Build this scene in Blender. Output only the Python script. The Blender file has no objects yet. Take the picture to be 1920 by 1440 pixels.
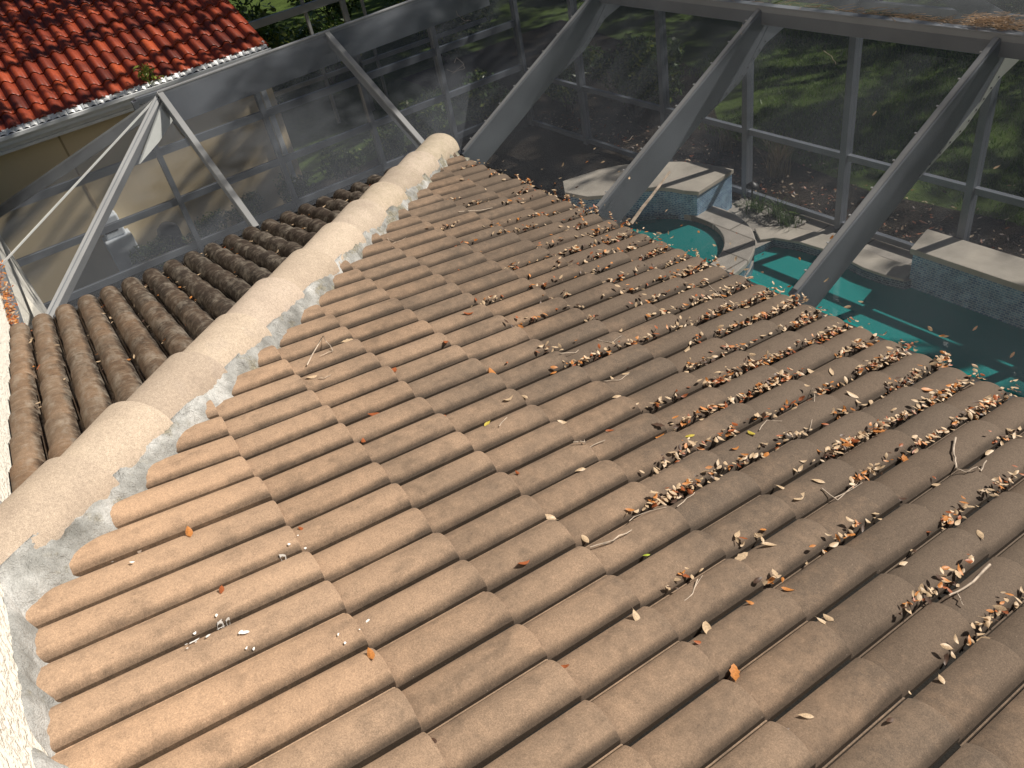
import bpy, bmesh, math, random
import numpy as np
from mathutils import Vector, Matrix, noise as mnoise
R = random.Random(7)
SC = bpy.context.scene
COL = SC.collection

# ------------------------------------------------------------------ camera
cam_d = bpy.data.cameras.new("camera")
cam = bpy.data.objects.new("camera", cam_d)
COL.objects.link(cam)
cam_d.sensor_width = 36.0
cam_d.lens = 36.0 * 1493.46 / 1920.0
cam_d.clip_start, cam_d.clip_end = 0.02, 400.0
MC = ((0.56352, 0.42587, -0.70787), (0.80838, -0.45981, 0.36691), (-0.16923, -0.77899, -0.60378))
cam.matrix_world = Matrix(((MC[0][0], -MC[0][1], -MC[0][2], 1.271),
                           (MC[1][0], -MC[1][1], -MC[1][2], -0.478),
                           (MC[2][0], -MC[2][1], -MC[2][2], 1.892),
                           (0, 0, 0, 1)))
SC.camera = cam

# ------------------------------------------------------------------ light
SUN_AZ, SUN_EL = math.radians(75), math.radians(40)      # azimuth from +x towards +y
w = bpy.data.worlds.new("World"); SC.world = w; w.use_nodes = True
nt = w.node_tree; nt.nodes.clear()
sky = nt.nodes.new("ShaderNodeTexSky"); sky.sky_type = 'NISHITA'; sky.sun_disc = False
sky.sun_elevation = SUN_EL; sky.sun_rotation = math.radians(90) - SUN_AZ
bg = nt.nodes.new("ShaderNodeBackground"); bg.inputs['Strength'].default_value = 0.05 * .6
wo = nt.nodes.new("ShaderNodeOutputWorld")
nt.links.new(sky.outputs[0], bg.inputs[0]); nt.links.new(bg.outputs[0], wo.inputs[0])
sd = bpy.data.lights.new("sun", 'SUN'); sd.energy = 5.0; sd.angle = math.radians(0.53); sd.color = (1.0, 0.93, 0.82)
sun = bpy.data.objects.new("sun", sd); COL.objects.link(sun)
SDIR = Vector((math.cos(SUN_EL) * math.cos(SUN_AZ), math.cos(SUN_EL) * math.sin(SUN_AZ), math.sin(SUN_EL)))
sun.rotation_euler = SDIR.to_track_quat('Z', 'Y').to_euler(); sun.location = SDIR * 30
vs = SC.view_settings; vs.view_transform = 'Standard'; vs.look = 'None'; vs.exposure = 0.28; vs.gamma = 1.0
SC.cycles.max_bounces = 8; SC.cycles.transparent_max_bounces = 16
SC.cycles.sample_clamp_indirect = 4.0

# ------------------------------------------------------------------ materials
def mat(name):
    m = bpy.data.materials.new(name); m.use_nodes = True
    n = m.node_tree.nodes; n.clear()
    out = n.new("ShaderNodeOutputMaterial"); b = n.new("ShaderNodeBsdfPrincipled")
    m.node_tree.links.new(b.outputs[0], out.inputs[0])
    return m, m.node_tree, b, out
class NB:
    """tiny node helper"""
    def __init__(s, t): s.t = t; s.co = None
    def n(s, typ, **kw):
        x = s.t.nodes.new("ShaderNode" + typ)
        for k, v in kw.items(): setattr(x, k, v)
        return x
    def l(s, a, b): s.t.links.new(a, b)
    def put(s, sock, v):
        if hasattr(v, 'is_linked') or hasattr(v, 'links'): s.l(v, sock)
        elif isinstance(v, (tuple, list)) and len(v) == 3 and sock.type == 'RGBA': sock.default_value = (*v, 1)
        else: sock.default_value = v
    def coord(s):
        if not s.co: s.co = s.n("TexCoord").outputs['Object']
        return s.co
    def noise(s, scale, detail=3, rough=.55, vec=None, stretch=None):
        x = s.n("TexNoise"); v = vec or s.coord()
        if stretch:
            mp = s.n("Mapping"); mp.inputs['Scale'].default_value = stretch; s.l(v, mp.inputs[0]); v = mp.outputs[0]
        s.l(v, x.inputs['Vector']); x.inputs['Scale'].default_value = scale
        x.inputs['Detail'].default_value = detail; x.inputs['Roughness'].default_value = rough
        return x.outputs['Fac']
    def voro(s, scale, feature='F1', vec=None):
        x = s.n("TexVoronoi", feature=feature); s.l(vec or s.coord(), x.inputs['Vector']); x.inputs['Scale'].default_value = scale
        return x
    def ramp(s, fac, stops, interp='LINEAR'):
        x = s.n("ValToRGB"); s.put(x.inputs[0], fac); e = x.color_ramp.elements; x.color_ramp.interpolation = interp
        while len(e) < len(stops): e.new(0.5)
        for k, (p, c) in enumerate(stops):
            e[k].position = p; e[k].color = (c, c, c, 1) if not isinstance(c, tuple) else (*c, 1)
        return x.outputs[0]
    def mix(s, fac, a, b, typ='MIX'):
        x = s.n("MixRGB", blend_type=typ); s.put(x.inputs[0], fac); s.put(x.inputs[1], a); s.put(x.inputs[2], b); return x.outputs[0]
    def m(s, op, a, b=0.0, c=None):
        x = s.n("Math", operation=op); s.put(x.inputs[0], a); s.put(x.inputs[1], b)
        if c is not None: s.put(x.inputs[2], c)
        return x.outputs[0]
    def sep(s, v=None):
        x = s.n("SeparateXYZ"); s.l(v or s.coord(), x.inputs[0]); return x.outputs
    def attr(s, name): return s.n("Attribute", attribute_name=name).outputs['Color']
    def bump(s, h, strength=.3, dist=.01):
        x = s.n("Bump"); x.inputs['Strength'].default_value = strength; x.inputs['Distance'].default_value = dist; s.l(h, x.inputs['Height']); return x.outputs[0]
def simple(name, col, rough=.6, var=.25, scale=6, bump=0, bscale=60, metal=0, spec=.5):
    m_, t, b, o = mat(name); N = NB(t)
    f = N.noise(scale, 4)
    dk = tuple(c * (1 - var) for c in col); lt = tuple(min(1, c * (1 + var)) for c in col)
    N.put(b.inputs['Base Color'], N.ramp(f, [(.3, dk), (.7, lt)]))
    b.inputs['Roughness'].default_value = rough; b.inputs['Metallic'].default_value = metal
    b.inputs['Specular IOR Level'].default_value = spec
    if bump: N.l(N.bump(N.noise(bscale, 4), bump), b.inputs['Normal'])
    return m_

def tile_mat(name, clean, dirty, axis, lo, hi, lich=0.0, tm=.30):
    """weathered concrete tile: colour per tile, grime or slope shade growing along one axis, sand grain"""
    m_, t, b, o = mat(name); N = NB(t)
    s = N.sep()
    g = N.n("MapRange"); N.l(N.m('MULTIPLY_ADD', s[0], .28, s[1]) if axis == 1 and not lich else s[axis], g.inputs[0]); g.inputs[1].default_value = lo; g.inputs[2].default_value = hi
    blotch = N.noise(2.3, 5, .6); fine = N.noise(300, 2, .75); med = N.noise(26, 5, .65)
    tint = N.attr("tint")
    k = N.m('ADD', g.outputs[0], N.m('MULTIPLY', N.m('SUBTRACT', blotch, .5), 0.9))
    k = N.m('ADD', k, N.m('MULTIPLY', N.m('SUBTRACT', med, .5), 0.5)); 
    k = N.m('ADD', k, N.m('MULTIPLY', N.m('SUBTRACT', N.sep(tint)[1], .5), 0.35))
    base = N.ramp(k, [(0.0, clean), (0.45, tuple(a * .56 + c * .44 for a, c in zip(clean, dirty))), (1.0, dirty)])
    base = N.mix(N.ramp(N.noise(11, 4, .6), [(.55, 0.0), (.72, .35)]), base, tuple(c * .62 for c in dirty))
    stk = N.ramp(N.noise(24, 5, .6, stretch=(1, .45, 1)), [(.5, 0.0), (.7, .35)])
    base = N.mix(N.m('MULTIPLY', stk, N.ramp(N.noise(4.5, 3), [(.35, .15), (.6, 1.0)])), base, tuple(c * .55 for c in dirty))
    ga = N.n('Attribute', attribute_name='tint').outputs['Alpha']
    gm = N.ramp(N.m('ADD', N.m('MULTIPLY', ga, 1.12), N.m('MULTIPLY', N.m('SUBTRACT', N.noise(9, 5, .65, stretch=(1, .4, 1)), .5), 1.1)), [(.30, 0.0), (1.0, .92)])  # flank mask: barrel shading painted into the colour, broken up like mildew
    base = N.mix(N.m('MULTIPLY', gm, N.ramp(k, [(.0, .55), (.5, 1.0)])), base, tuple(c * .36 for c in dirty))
    base = N.mix(tm, base, N.mix(1, base, tint, 'MULTIPLY'))
    base = N.mix(1, base, N.ramp(fine, [(.25, .74), (.5, 1.0), (.75, 1.26)]), 'MULTIPLY')
    base = N.mix(1, base, N.ramp(N.noise(150, 2, .6), [(.3, .88), (.7, 1.12)]), 'MULTIPLY')
    vo = N.voro(55); sp = N.ramp(vo.outputs['Distance'], [(0.02, .55), (0.06, 0.0)])
    base = N.mix(sp, base, (.62, .52, .42))
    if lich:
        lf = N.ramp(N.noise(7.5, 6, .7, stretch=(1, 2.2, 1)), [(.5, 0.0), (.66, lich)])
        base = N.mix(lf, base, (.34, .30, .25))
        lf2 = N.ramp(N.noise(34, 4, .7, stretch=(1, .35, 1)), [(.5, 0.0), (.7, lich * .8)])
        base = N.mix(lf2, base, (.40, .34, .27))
    N.put(b.inputs['Base Color'], base)
    b.inputs['Roughness'].default_value = .85; b.inputs['Specular IOR Level'].default_value = .25
    h = N.m('ADD', N.m('MULTIPLY', fine, .7), N.m('MULTIPLY', N.noise(70, 4), .25))
    N.l(N.bump(h, .4, .0025), b.inputs['Normal'])
    return m_

M = {}
M['tileR'] = tile_mat('weathered_roof_tile', (.475, .32, .213), (.128, .095, .071), 1, -1.25, 1.65)
M['tileL'] = tile_mat('shade_toned_roof_tile', (.32, .21, .135), (.036, .024, .017), 1, -1.4, .25, .42, .7)  # colour carries this slope's shade, lighter by the wall; plus dirt and lichen
M['under'] = simple('roof_underlay', (.02, .018, .016), .9)
def ridge_mat():
    m_, t, b, o = mat('sandy_ridge_tile'); N = NB(t)
    fine = N.noise(330, 2, .7); big = N.noise(3.5, 5, .6); s = N.sep()
    base = N.ramp(big, [(.3, (.40, .325, .268)), (.55, (.47, .385, .315)), (.75, (.40, .332, .29))])
    g = N.n("MapRange"); N.l(s[1], g.inputs[0]); g.inputs[1].default_value = .4; g.inputs[2].default_value = 2.2
    st = N.noise(16, 5, .7, stretch=(1.0, 1.0, 1.0))
    base = N.mix(N.m('MULTIPLY', N.ramp(st, [(.44, 0.0), (.66, .85)]), g.outputs[0]), base, (.31, .26, .19))
    base = N.mix(N.m('MULTIPLY', g.outputs[0], .35), base, (.60, .53, .42))
    base = N.mix(N.ramp(N.noise(5.5, 5, .65), [(.52, 0.0), (.7, .5)]), base, (.36, .29, .24))
    base = N.mix(1, base, N.attr('tint'), 'MULTIPLY')
    base = N.mix(1, base, N.ramp(fine, [(.28, .62), (.5, 1.0), (.72, 1.3)]), 'MULTIPLY')
    base = N.mix(1, base, N.ramp(N.noise(90, 3, .7), [(.3, .84), (.7, 1.14)]), 'MULTIPLY')
    N.put(b.inputs['Base Color'], base); b.inputs['Roughness'].default_value = .85; b.inputs['Specular IOR Level'].default_value = .25
    N.l(N.bump(N.m('ADD', fine, N.m('MULTIPLY', N.noise(45, 4), .4)), .4, .0025), b.inputs['Normal'])
    return m_
M['ridge'] = ridge_mat()
def mortar_mat():
    m_, t, b, o = mat('grey_mortar'); N = NB(t)
    f = N.noise(5, 4, .6); base = N.ramp(f, [(.35, (.20, .20, .19)), (.5, (.34, .34, .33)), (.62, (.52, .52, .51))])
    old = N.ramp(N.m('ADD', N.noise(9, 5, .65), N.m('MULTIPLY', N.sep()[1], .045)), [(.55, 0.0), (.66, .9)])
    base = N.mix(old, base, N.ramp(N.noise(60, 4, .7), [(.35, (.13, .12, .09)), (.65, (.34, .31, .23))]))
    cr = N.ramp(N.voro(11, 'DISTANCE_TO_EDGE', vec=N.mix(.12, N.coord(), N.n("TexNoise").outputs['Color'])).outputs['Distance'], [(0.0, .6), (.012, 0.0)])
    base = N.mix(N.m('MULTIPLY', cr, N.ramp(N.noise(3), [(.45, 0.0), (.6, 1.0)])), base, (.09, .085, .08))
    base = N.mix(1, base, N.ramp(N.noise(240, 2), [(.3, .8), (.7, 1.15)]), 'MULTIPLY')
    N.put(b.inputs['Base Color'], base); b.inputs['Roughness'].default_value = .8
    N.l(N.bump(N.m('ADD', N.noise(38, 5, .65), N.m('MULTIPLY', N.noise(160, 3), .4)), .9, .016), b.inputs['Normal'])
    return m_
M['mortar'] = mortar_mat()
def stucco_mat(name, col, rough_scale=38, var=.1, bstr=.7, dist=.012):
    m_, t, b, o = mat(name); N = NB(t)
    h = N.ramp(N.noise(rough_scale, 4, .55), [(.42, 0.0), (.56, 1.0)])
    base = N.mix(N.noise(1.2, 4), tuple(c * (1 - var) for c in col), tuple(min(1, c * (1 + var)) for c in col))
    base = N.mix(N.m('MULTIPLY', h, .12), base, tuple(c * .8 for c in col))
    N.put(b.inputs['Base Color'], base); b.inputs['Roughness'].default_value = .85
    N.l(N.bump(h, bstr, dist), b.inputs['Normal'])
    return m_
M['stucco'] = stucco_mat('white_stucco', (.80, .77, .70))
M['stuccoN'] = stucco_mat('beige_stucco', (.72, .58, .36), 120, .08, .25, .004)
M['white'] = simple('white_aluminium', (.72, .74, .76), .4, .06, 3)
M['trimw'] = simple('white_paint', (.74, .73, .70), .5, .08, 5)
M['alu'] = simple('bronze_grey_aluminium', (.16, .175, .20), .42, .2, 2.2, .12, 90)
M['alul'] = simple('pale_grey_aluminium', (.27, .275, .285), .42, .1, 2.5, .1, 90)
M['gusset'] = simple('light_gusset_plate', (.50, .51, .48), .45, .08, 6)
M['screw'] = simple('screw_heads', (.10, .10, .10), .5, .1)
def screen_mat(name, a, col):
    """woven insect screen: mostly open, the threads a matt grey"""
    m_, t, b, o = mat(name); N = NB(t)
    tr = N.n("BsdfTransparent"); tr.inputs[0].default_value = (.97, .98, 1, 1)
    df = N.n("BsdfDiffuse"); N.put(df.inputs[0], N.ramp(N.noise(2.5, 4, .6), [(.3, tuple(c * .8 for c in col)), (.7, tuple(c * 1.2 for c in col))]))
    mx = N.n("MixShader"); N.put(mx.inputs[0], N.ramp(N.noise(1.3, 5, .6), [(.3, a - .04), (.7, a + .05)]))
    N.l(tr.outputs[0], mx.inputs[1]); N.l(df.outputs[0], mx.inputs[2]); N.l(mx.outputs[0], o.inputs[0])
    t.nodes.remove(b); return m_
M['screen'] = screen_mat('charcoal_insect_screen', .27, (.13, .142, .165))
M['screent'] = screen_mat('charcoal_insect_screen_top', .36, (.12, .128, .14))
def red_tile():
    m_, t, b, o = mat('glazed_red_tile'); N = NB(t)
    tint = N.attr("tint")
    base = N.ramp(N.m('ADD', N.sep(tint)[1], N.m('MULTIPLY', N.m('SUBTRACT', N.noise(5, 4), .5), .8)), [(.0, (.10, .018, .010)), (.5, (.24, .040, .016)), (1.0, (.40, .075, .024))])
    base = N.mix(1, base, N.ramp(N.noise(40, 4), [(.3, .75), (.7, 1.2)]), 'MULTIPLY')
    N.put(b.inputs['Base Color'], base); b.inputs['Roughness'].default_value = .42
    N.l(N.bump(N.noise(70, 3), .2, .004), b.inputs['Normal']); return m_
M['red'] = red_tile()
def mosaic(name, c1, c2, grout, su=24., sv=34.):
    m_, t, b, o = mat(name); N = NB(t)
    uv = N.n("UVMap").outputs[0]
    br = N.n("TexBrick"); N.l(uv, br.inputs['Vector']); br.offset = .31; br.inputs['Scale'].default_value = su
    br.inputs['Color1'].default_value = (*c1, 1); br.inputs['Color2'].default_value = (*c2, 1); br.inputs['Mortar'].default_value = (*grout, 1)
    br.inputs['Mortar Size'].default_value = .09; br.inputs['Brick Width'].default_value = 1.15; br.inputs['Row Height'].default_value = .62; br.inputs['Bias'].default_value = -.1
    N.put(b.inputs['Base Color'], N.mix(1, br.outputs['Color'], N.ramp(N.noise(9, 3), [(.3, .75), (.7, 1.2)]), 'MULTIPLY'))
    b.inputs['Roughness'].default_value = .18
    N.l(N.bump(N.m('MULTIPLY', br.outputs['Fac'], -1.0), .4, .004), b.inputs['Normal']); return m_
M['mosaic'] = mosaic('blue_glass_mosaic', (.05, .14, .30), (.24, .42, .58), (.5, .62, .70))
M['mosaicd'] = mosaic('dark_waterline_mosaic', (.03, .065, .11), (.12, .19, .26), (.28, .36, .40))
def stone(name, col, su=1.0, uv=False):
    m_, t, b, o = mat(name); N = NB(t)
    base = N.ramp(N.noise(2.6, 6, .65), [(.3, tuple(c * .72 for c in col)), (.55, col), (.75, tuple(min(1, c * 1.2) for c in col))])
    base = N.mix(N.ramp(N.noise(42, 4, .7), [(.62, 0.0), (.72, .5)]), base, tuple(c * .55 for c in col))
    if uv:
        br = N.n("TexBrick"); N.l(N.coord(), br.inputs['Vector']); br.inputs['Scale'].default_value = su; br.offset = .37
        br.inputs['Color1'].default_value = (1, 1, 1, 1); br.inputs['Color2'].default_value = (.86, .84, .82, 1); br.inputs['Mortar'].default_value = (.45, .43, .40, 1)
        br.inputs['Mortar Size'].default_value = .012; br.inputs['Brick Width'].default_value = .62; br.inputs['Row Height'].default_value = .41
        base = N.mix(1, base, br.outputs['Color'], 'MULTIPLY')
    N.put(b.inputs['Base Color'], base); b.inputs['Roughness'].default_value = .75
    N.l(N.bump(N.noise(50, 4), .3, .004), b.inputs['Normal']); return m_
M['cap'] = stone('travertine_cap', (.50, .45, .38))
M['deck'] = stone('travertine_pavers', (.46, .42, .37), 1.0, True)
M['plaster'] = simple('pool_plaster', (.74, .85, .83), .7, .12, 1.2)
def water_mat(name, tint, rough=.03, turb=None):
    m_, t, b, o = mat(name); N = NB(t)
    tr = N.n("BsdfTransparent"); tr.inputs[0].default_value = (*tint, 1)
    gl = N.n("BsdfGlossy"); gl.inputs['Roughness'].default_value = rough
    fr = N.n("Fresnel"); fr.inputs[0].default_value = 1.33
    bp = N.bump(N.noise(3.0, 2, .5), .04, .02); N.l(bp, gl.inputs['Normal']); N.l(bp, fr.inputs['Normal'])
    src = tr.outputs[0]
    if turb:
        df = N.n("BsdfDiffuse"); df.inputs[0].default_value = (*turb, 1); m0 = N.n("MixShader"); m0.inputs[0].default_value = .74
        N.l(src, m0.inputs[1]); N.l(df.outputs[0], m0.inputs[2]); src = m0.outputs[0]
    mx = N.n("MixShader"); N.l(fr.outputs[0], mx.inputs[0]); N.l(src, mx.inputs[1]); N.l(gl.outputs[0], mx.inputs[2])
    N.l(mx.outputs[0], o.inputs[0]); t.nodes.remove(b); return m_
M['water'] = water_mat('pool_water', (.42, .90, .84), .03, (.03, .37, .35))
M['spawater'] = water_mat('spa_water', (.50, .82, .78), .03, (.025, .28, .27))
M['sheet'] = water_mat('falling_water', (.80, .90, .95), .1)
def ground_mat(name, stops, sc, d=.02, bs=.6):
    m_, t, b, o = mat(name); N = NB(t)
    base = N.ramp(N.noise(sc, 6, .7), stops); base = N.mix(1, base, N.ramp(N.noise(.7, 3), [(.3, .7), (.7, 1.2)]), 'MULTIPLY')
    N.put(b.inputs['Base Color'], base); b.inputs['Roughness'].default_value = .95; b.inputs['Specular IOR Level'].default_value = .1
    N.l(N.bump(N.noise(sc * 1.7, 5, .7), bs, d), b.inputs['Normal']); return m_
M['soil'] = ground_mat('lawn_soil', [(.3, (.03, .045, .012)), (.5, (.065, .10, .022)), (.7, (.10, .14, .035))], 14)
M['mulch'] = ground_mat('bark_mulch', [(.3, (.010, .008, .007)), (.5, (.028, .022, .017)), (.7, (.075, .06, .045))], 26, .03)
def leaf_mat(name, col, trans=.25, var=.35, rough=.5):
    m_, t, b, o = mat(name); N = NB(t)
    base = N.ramp(N.noise(9, 4, .6), [(.3, tuple(c * (1 - var) for c in col)), (.7, tuple(min(1, c * (1 + var * .6)) for c in col))])
    N.put(b.inputs['Base Color'], base); b.inputs['Roughness'].default_value = rough
    if trans:
        tl = N.n("BsdfTranslucent"); N.l(base, tl.inputs[0]); mx = N.n("MixShader"); mx.inputs[0].default_value = trans
        N.l(b.outputs[0], mx.inputs[1]); N.l(tl.outputs[0], mx.inputs[2]); N.l(mx.outputs[0], o.inputs[0])
    return m_
M['leaf_t'] = leaf_mat('dry_tan_leaf', (.62, .455, .295), .15)
M['leaf_o'] = leaf_mat('dry_orange_leaf', (.58, .23, .06), .2)
M['leaf_r'] = leaf_mat('dry_rust_leaf', (.36, .10, .03), .15)
M['leaf_b'] = leaf_mat('dry_brown_leaf', (.085, .045, .028), .1)
M['leaf_y'] = leaf_mat('yellow_leaf', (.60, .48, .08), .2)
M['leaf_g'] = leaf_mat('lime_leaf', (.42, .50, .05), .2)
M['twig'] = simple('bleached_twig', (.50, .41, .33), .8, .35, 30)
M['twigd'] = simple('brown_twig', (.16, .10, .065), .8, .35, 30)
M['grass'] = leaf_mat('grass_blade', (.15, .25, .04), .3, .5)
M['hedge'] = leaf_mat('hedge_leaf', (.075, .135, .028), .25, .5, .35)
M['hedgey'] = leaf_mat('hedge_leaf_young', (.26, .31, .06), .3, .4, .35)
M['canopy'] = leaf_mat('oak_leaf', (.04, .075, .016), .25, .5)
M['bark'] = simple('oak_bark', (.09, .07, .055), .95, .4, 8, .8, 30)
M['drygrass'] = leaf_mat('dry_grass_blade', (.26, .20, .11), .2, .4)
M['rock'] = simple('river_rock', (.26, .24, .21), .8, .4, 30)
M['blackp'] = simple('black_plastic', (.018, .018, .02), .45, .2)
M['whitep'] = simple('white_cabinet', (.62, .66, .70), .5, .08)
M['needle'] = leaf_mat('pine_needles', (.40, .27, .17), 0, .4)
M['bird'] = simple('white_splash', (.80, .78, .76), .8, .06)
M['moss'] = leaf_mat('moss_green', (.28, .36, .07), .1)
M['mould'] = simple('black_shade_and_mould', (.008, .0065, .005), 1.0, .5, 40, .5, 120)  # painted groove shade together with leaf mould
M['joint'] = simple('dark_joint_grout', (.10, .085, .07), .9, .4, 60)
M['gutter'] = simple('dark_bronze_gutter', (.045, .042, .040), .8, .3, 20)
M['interior'] = simple('dark_interior', (.01, .01, .01), .9)

# ------------------------------------------------------------------ mesh helpers
class MB:
    """collects faces for ONE mesh object; optional uv and per-vertex tint"""
    def __init__(s): s.v = []; s.f = []; s.uv = {}; s.t = []; s.mi = []
    def add(s, vs, fs, tint=1.0, mi=0, uvs=None):
        o = len(s.v); s.v += [tuple(p) for p in vs]
        s.t += ([tint] * len(vs) if not isinstance(tint, list) else tint)
        for k, f in enumerate(fs):
            if uvs: s.uv[len(s.f)] = uvs[k]
            s.f.append(tuple(o + i for i in f)); s.mi.append(mi)
    def box(s, a, b, tint=1.0):
        (x0, y0, z0), (x1, y1, z1) = a, b
        s.add([(x0, y0, z0), (x1, y0, z0), (x1, y1, z0), (x0, y1, z0), (x0, y0, z1), (x1, y0, z1), (x1, y1, z1), (x0, y1, z1)],
              [(0, 3, 2, 1), (4, 5, 6, 7), (0, 1, 5, 4), (1, 2, 6, 5), (2, 3, 7, 6), (3, 0, 4, 7)], tint)
    def bar(s, p, q, wid, dep, up=(0, 0, 1), drop=0.0):
        """rectangular bar from p to q; top face passes through p,q when drop = dep/2"""
        p, q, up = Vector(p), Vector(q), Vector(up)
        d = (q - p).normalized(); a = d.cross(up).normalized(); u = a.cross(d).normalized()
        p = p - u * drop; q = q - u * drop
        vs = []
        for e in (p, q):
            for (i, j) in ((-1, -1), (1, -1), (1, 1), (-1, 1)): vs.append(e + a * (i * wid / 2) + u * (j * dep / 2))
        s.add(vs, [(0, 1, 2, 3), (7, 6, 5, 4), (0, 4, 5, 1), (1, 5, 6, 2), (2, 6, 7, 3), (3, 7, 4, 0)])
    def tube(s, pts, rad, n=6, tint=1.0):
        pts = [Vector(p) for p in pts]; rings = []
        for k, p in enumerate(pts):
            d = (pts[min(k + 1, len(pts) - 1)] - pts[max(k - 1, 0)]).normalized()
            a = d.orthogonal().normalized(); b = d.cross(a)
            r = rad[k] if isinstance(rad, (list, tuple)) else rad
            rings.append([p + (a * math.cos(6.2832 * i / n) + b * math.sin(6.2832 * i / n)) * r for i in range(n)])
        vs = [q for rg in rings for q in rg]
        fs = [(k * n + i, k * n + (i + 1) % n, (k + 1) * n + (i + 1) % n, (k + 1) * n + i) for k in range(len(pts) - 1) for i in range(n)]
        fs += [tuple(range(n))[::-1], tuple((len(pts) - 1) * n + i for i in range(n))]
        s.add(vs, fs, tint)
    def quad(s, a, b, c, d, uv=None): s.add([a, b, c, d], [(0, 1, 2, 3)], uvs=[uv] if uv else None)
    def mesh(s, name, mats, smooth=True, angle=40):
        me = bpy.data.meshes.new(name); me.from_pydata(s.v, [], s.f)
        for m_ in (mats if isinstance(mats, list) else [mats]): me.materials.append(m_)
        if any(s.mi): me.polygons.foreach_set('material_index', s.mi)
        if any(t != 1.0 for t in s.t):
            ca = me.color_attributes.new("tint", 'FLOAT_COLOR', 'POINT')
            arr = np.ones((len(s.v), 4), np.float32); arr[:] = np.array([(t if len(t) == 4 else (*t, 0)) if isinstance(t, tuple) else (t, t, t, 0) for t in s.t]); ca.data.foreach_set('color', arr.ravel())
        if s.uv:
            ul = me.uv_layers.new(name="UVMap")
            for fi, uvs in s.uv.items():
                for li, uv in zip(me.polygons[fi].loop_indices, uvs): ul.data[li].uv = uv
        me.update()
        if smooth:
            me.polygons.foreach_set('use_smooth', [True] * len(me.polygons)); me.set_sharp_from_angle(angle=math.radians(angle))
        return me
    def build(s, name, mats, parent=None, smooth=True, angle=40):
        o = bpy.data.objects.new(name, s.mesh(name, mats, smooth, angle)); COL.objects.link(o)
        if parent is not None: o.parent = parent; o.matrix_parent_inverse = parent.matrix_world.inverted()
        return o
def tag(o, label=None, cat=None, group=None, kind=None):
    if label: o['label'] = label
    if cat: o['category'] = cat
    if group: o['group'] = group
    if kind: o['kind'] = kind
    return o
def thing(name, loc, label, cat, group=None):
    o = bpy.data.objects.new(name, None); COL.objects.link(o); o.location = loc; o.empty_display_size = .1
    bpy.context.view_layer.update() if False else None
    o.matrix_world = Matrix.Translation(loc)
    return tag(o, label, cat, group)
def bevel(o, w_=.006, seg=2):
    m_ = o.modifiers.new("bevel", 'BEVEL'); m_.width = w_; m_.segments = seg; m_.limit_method = 'ANGLE'; return o
def fbm(x, y, z=0.0, oct_=4):
    v, a, f = 0, .5, 1
    for _ in range(oct_): v += a * mnoise.noise(Vector((x * f, y * f, z))); a *= .5; f *= 2
    return v
# ------------------------------------------------------------------ setting: ground, deck, pool
G = -3.2
from mathutils.geometry import tessellate_polygon
def poly_with_holes(mb, outer, holes, z):
    loops = [[Vector((x, y, 0)) for x, y in outer]] + [[Vector((x, y, 0)) for x, y in h] for h in holes]
    flat = [(p.x, p.y, z) for lp in loops for p in lp]
    tris = [tuple(t) for t in tessellate_polygon(loops)]
    out = []
    for a, b, c in tris:
        A, B, Cc = (Vector(flat[i]) for i in (a, b, c))
        out.append((a, b, c) if (B - A).cross(Cc - A).z > 0 else (a, c, b))
    mb.add(flat, out)
def struct(name, mb, m_, smooth=False):
    o = mb.build(name, m_, smooth=smooth); return tag(o, kind='structure')
SPA = (-5.42, 5.32)
def arc(c, r, a0, a1, n):
    return [(c[0] + r * math.cos(math.radians(a0 + (a1 - a0) * k / n)), c[1] + r * math.sin(math.radians(a0 + (a1 - a0) * k / n))) for k in range(n + 1)]
pool_far = [(5.0, 6.75), (-2.9, 6.75), (-2.92, 6.68), (-3.13, 6.63), (-3.4, 6.62), (-3.64, 6.66), (-4.0, 6.69), (-4.33, 6.66), (-4.62, 6.56)]
pool_edge = pool_far + arc(SPA, 1.19, 50, -70, 20) + [(-4.9, 3.6), (-4.2, 3.3), (5.0, 3.3)]
hole = [(-7.2, 2.8), (5.5, 2.8), (5.5, 6.9), (-4.5, 6.9), (-5.5, 6.62), (-7.2, 5.9)]
mb = MB(); poly_with_holes(mb, [(-90, -60), (60, -60), (60, 90), (-90, 90)], [hole], G - .04)
struct('lawn_ground', mb, M['soil'])
mb = MB(); poly_with_holes(mb, [(-7.5, -6), (5.6, -6), (5.6, 7.36), (-4.4, 7.36), (-5.0, 7.2), (-5.7, 7.1), (-7.5, 6.2)], [pool_edge, arc(SPA, .84, 0, 348, 29)], G)
struct('pool_deck', mb, M['deck'])
mb = MB(); poly_with_holes(mb, [(-16, 7.36), (8, 7.36), (8, 8.55), (-1, 8.75), (-4.5, 8.3), (-7.5, 8.7), (-10, 10.8), (-16, 12)], [], G - .03)
struct('mulch_bed', mb, M['mulch'])
mb = MB(); poly_with_holes(mb, [(-12.1, -4), (-7.3, -4), (-7.3, 6.3), (-5.0, 6.95), (-5.0, 7.36), (-12.1, 7.36)], [], G - .032)
struct('side_yard', mb, M['mulch'])
mb = MB(); mb.add([(x, y, G - .10) for x, y in pool_edge], [tuple(range(len(pool_edge)))])
o = struct('pool_water', mb, M['water'])
def wall_strip(mb, pts, z0, z1, flip=False, thick=None, u0=0.0):
    L = u0
    for (x0, y0), (x1, y1) in zip(pts, pts[1:]):
        d = math.hypot(x1 - x0, y1 - y0)
        vs = [(x0, y0, z0), (x1, y1, z0), (x1, y1, z1), (x0, y0, z1)]; uv = [(L, z0), (L + d, z0), (L + d, z1), (L, z1)]
        if flip: vs, uv = vs[::-1], uv[::-1]
        mb.add(vs, [(0, 1, 2, 3)], uvs=[uv]); L += d
pool = thing('swimming_pool', (0, 5, G), 'freeform swimming pool of teal water below the screened beams', 'pool')
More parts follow.
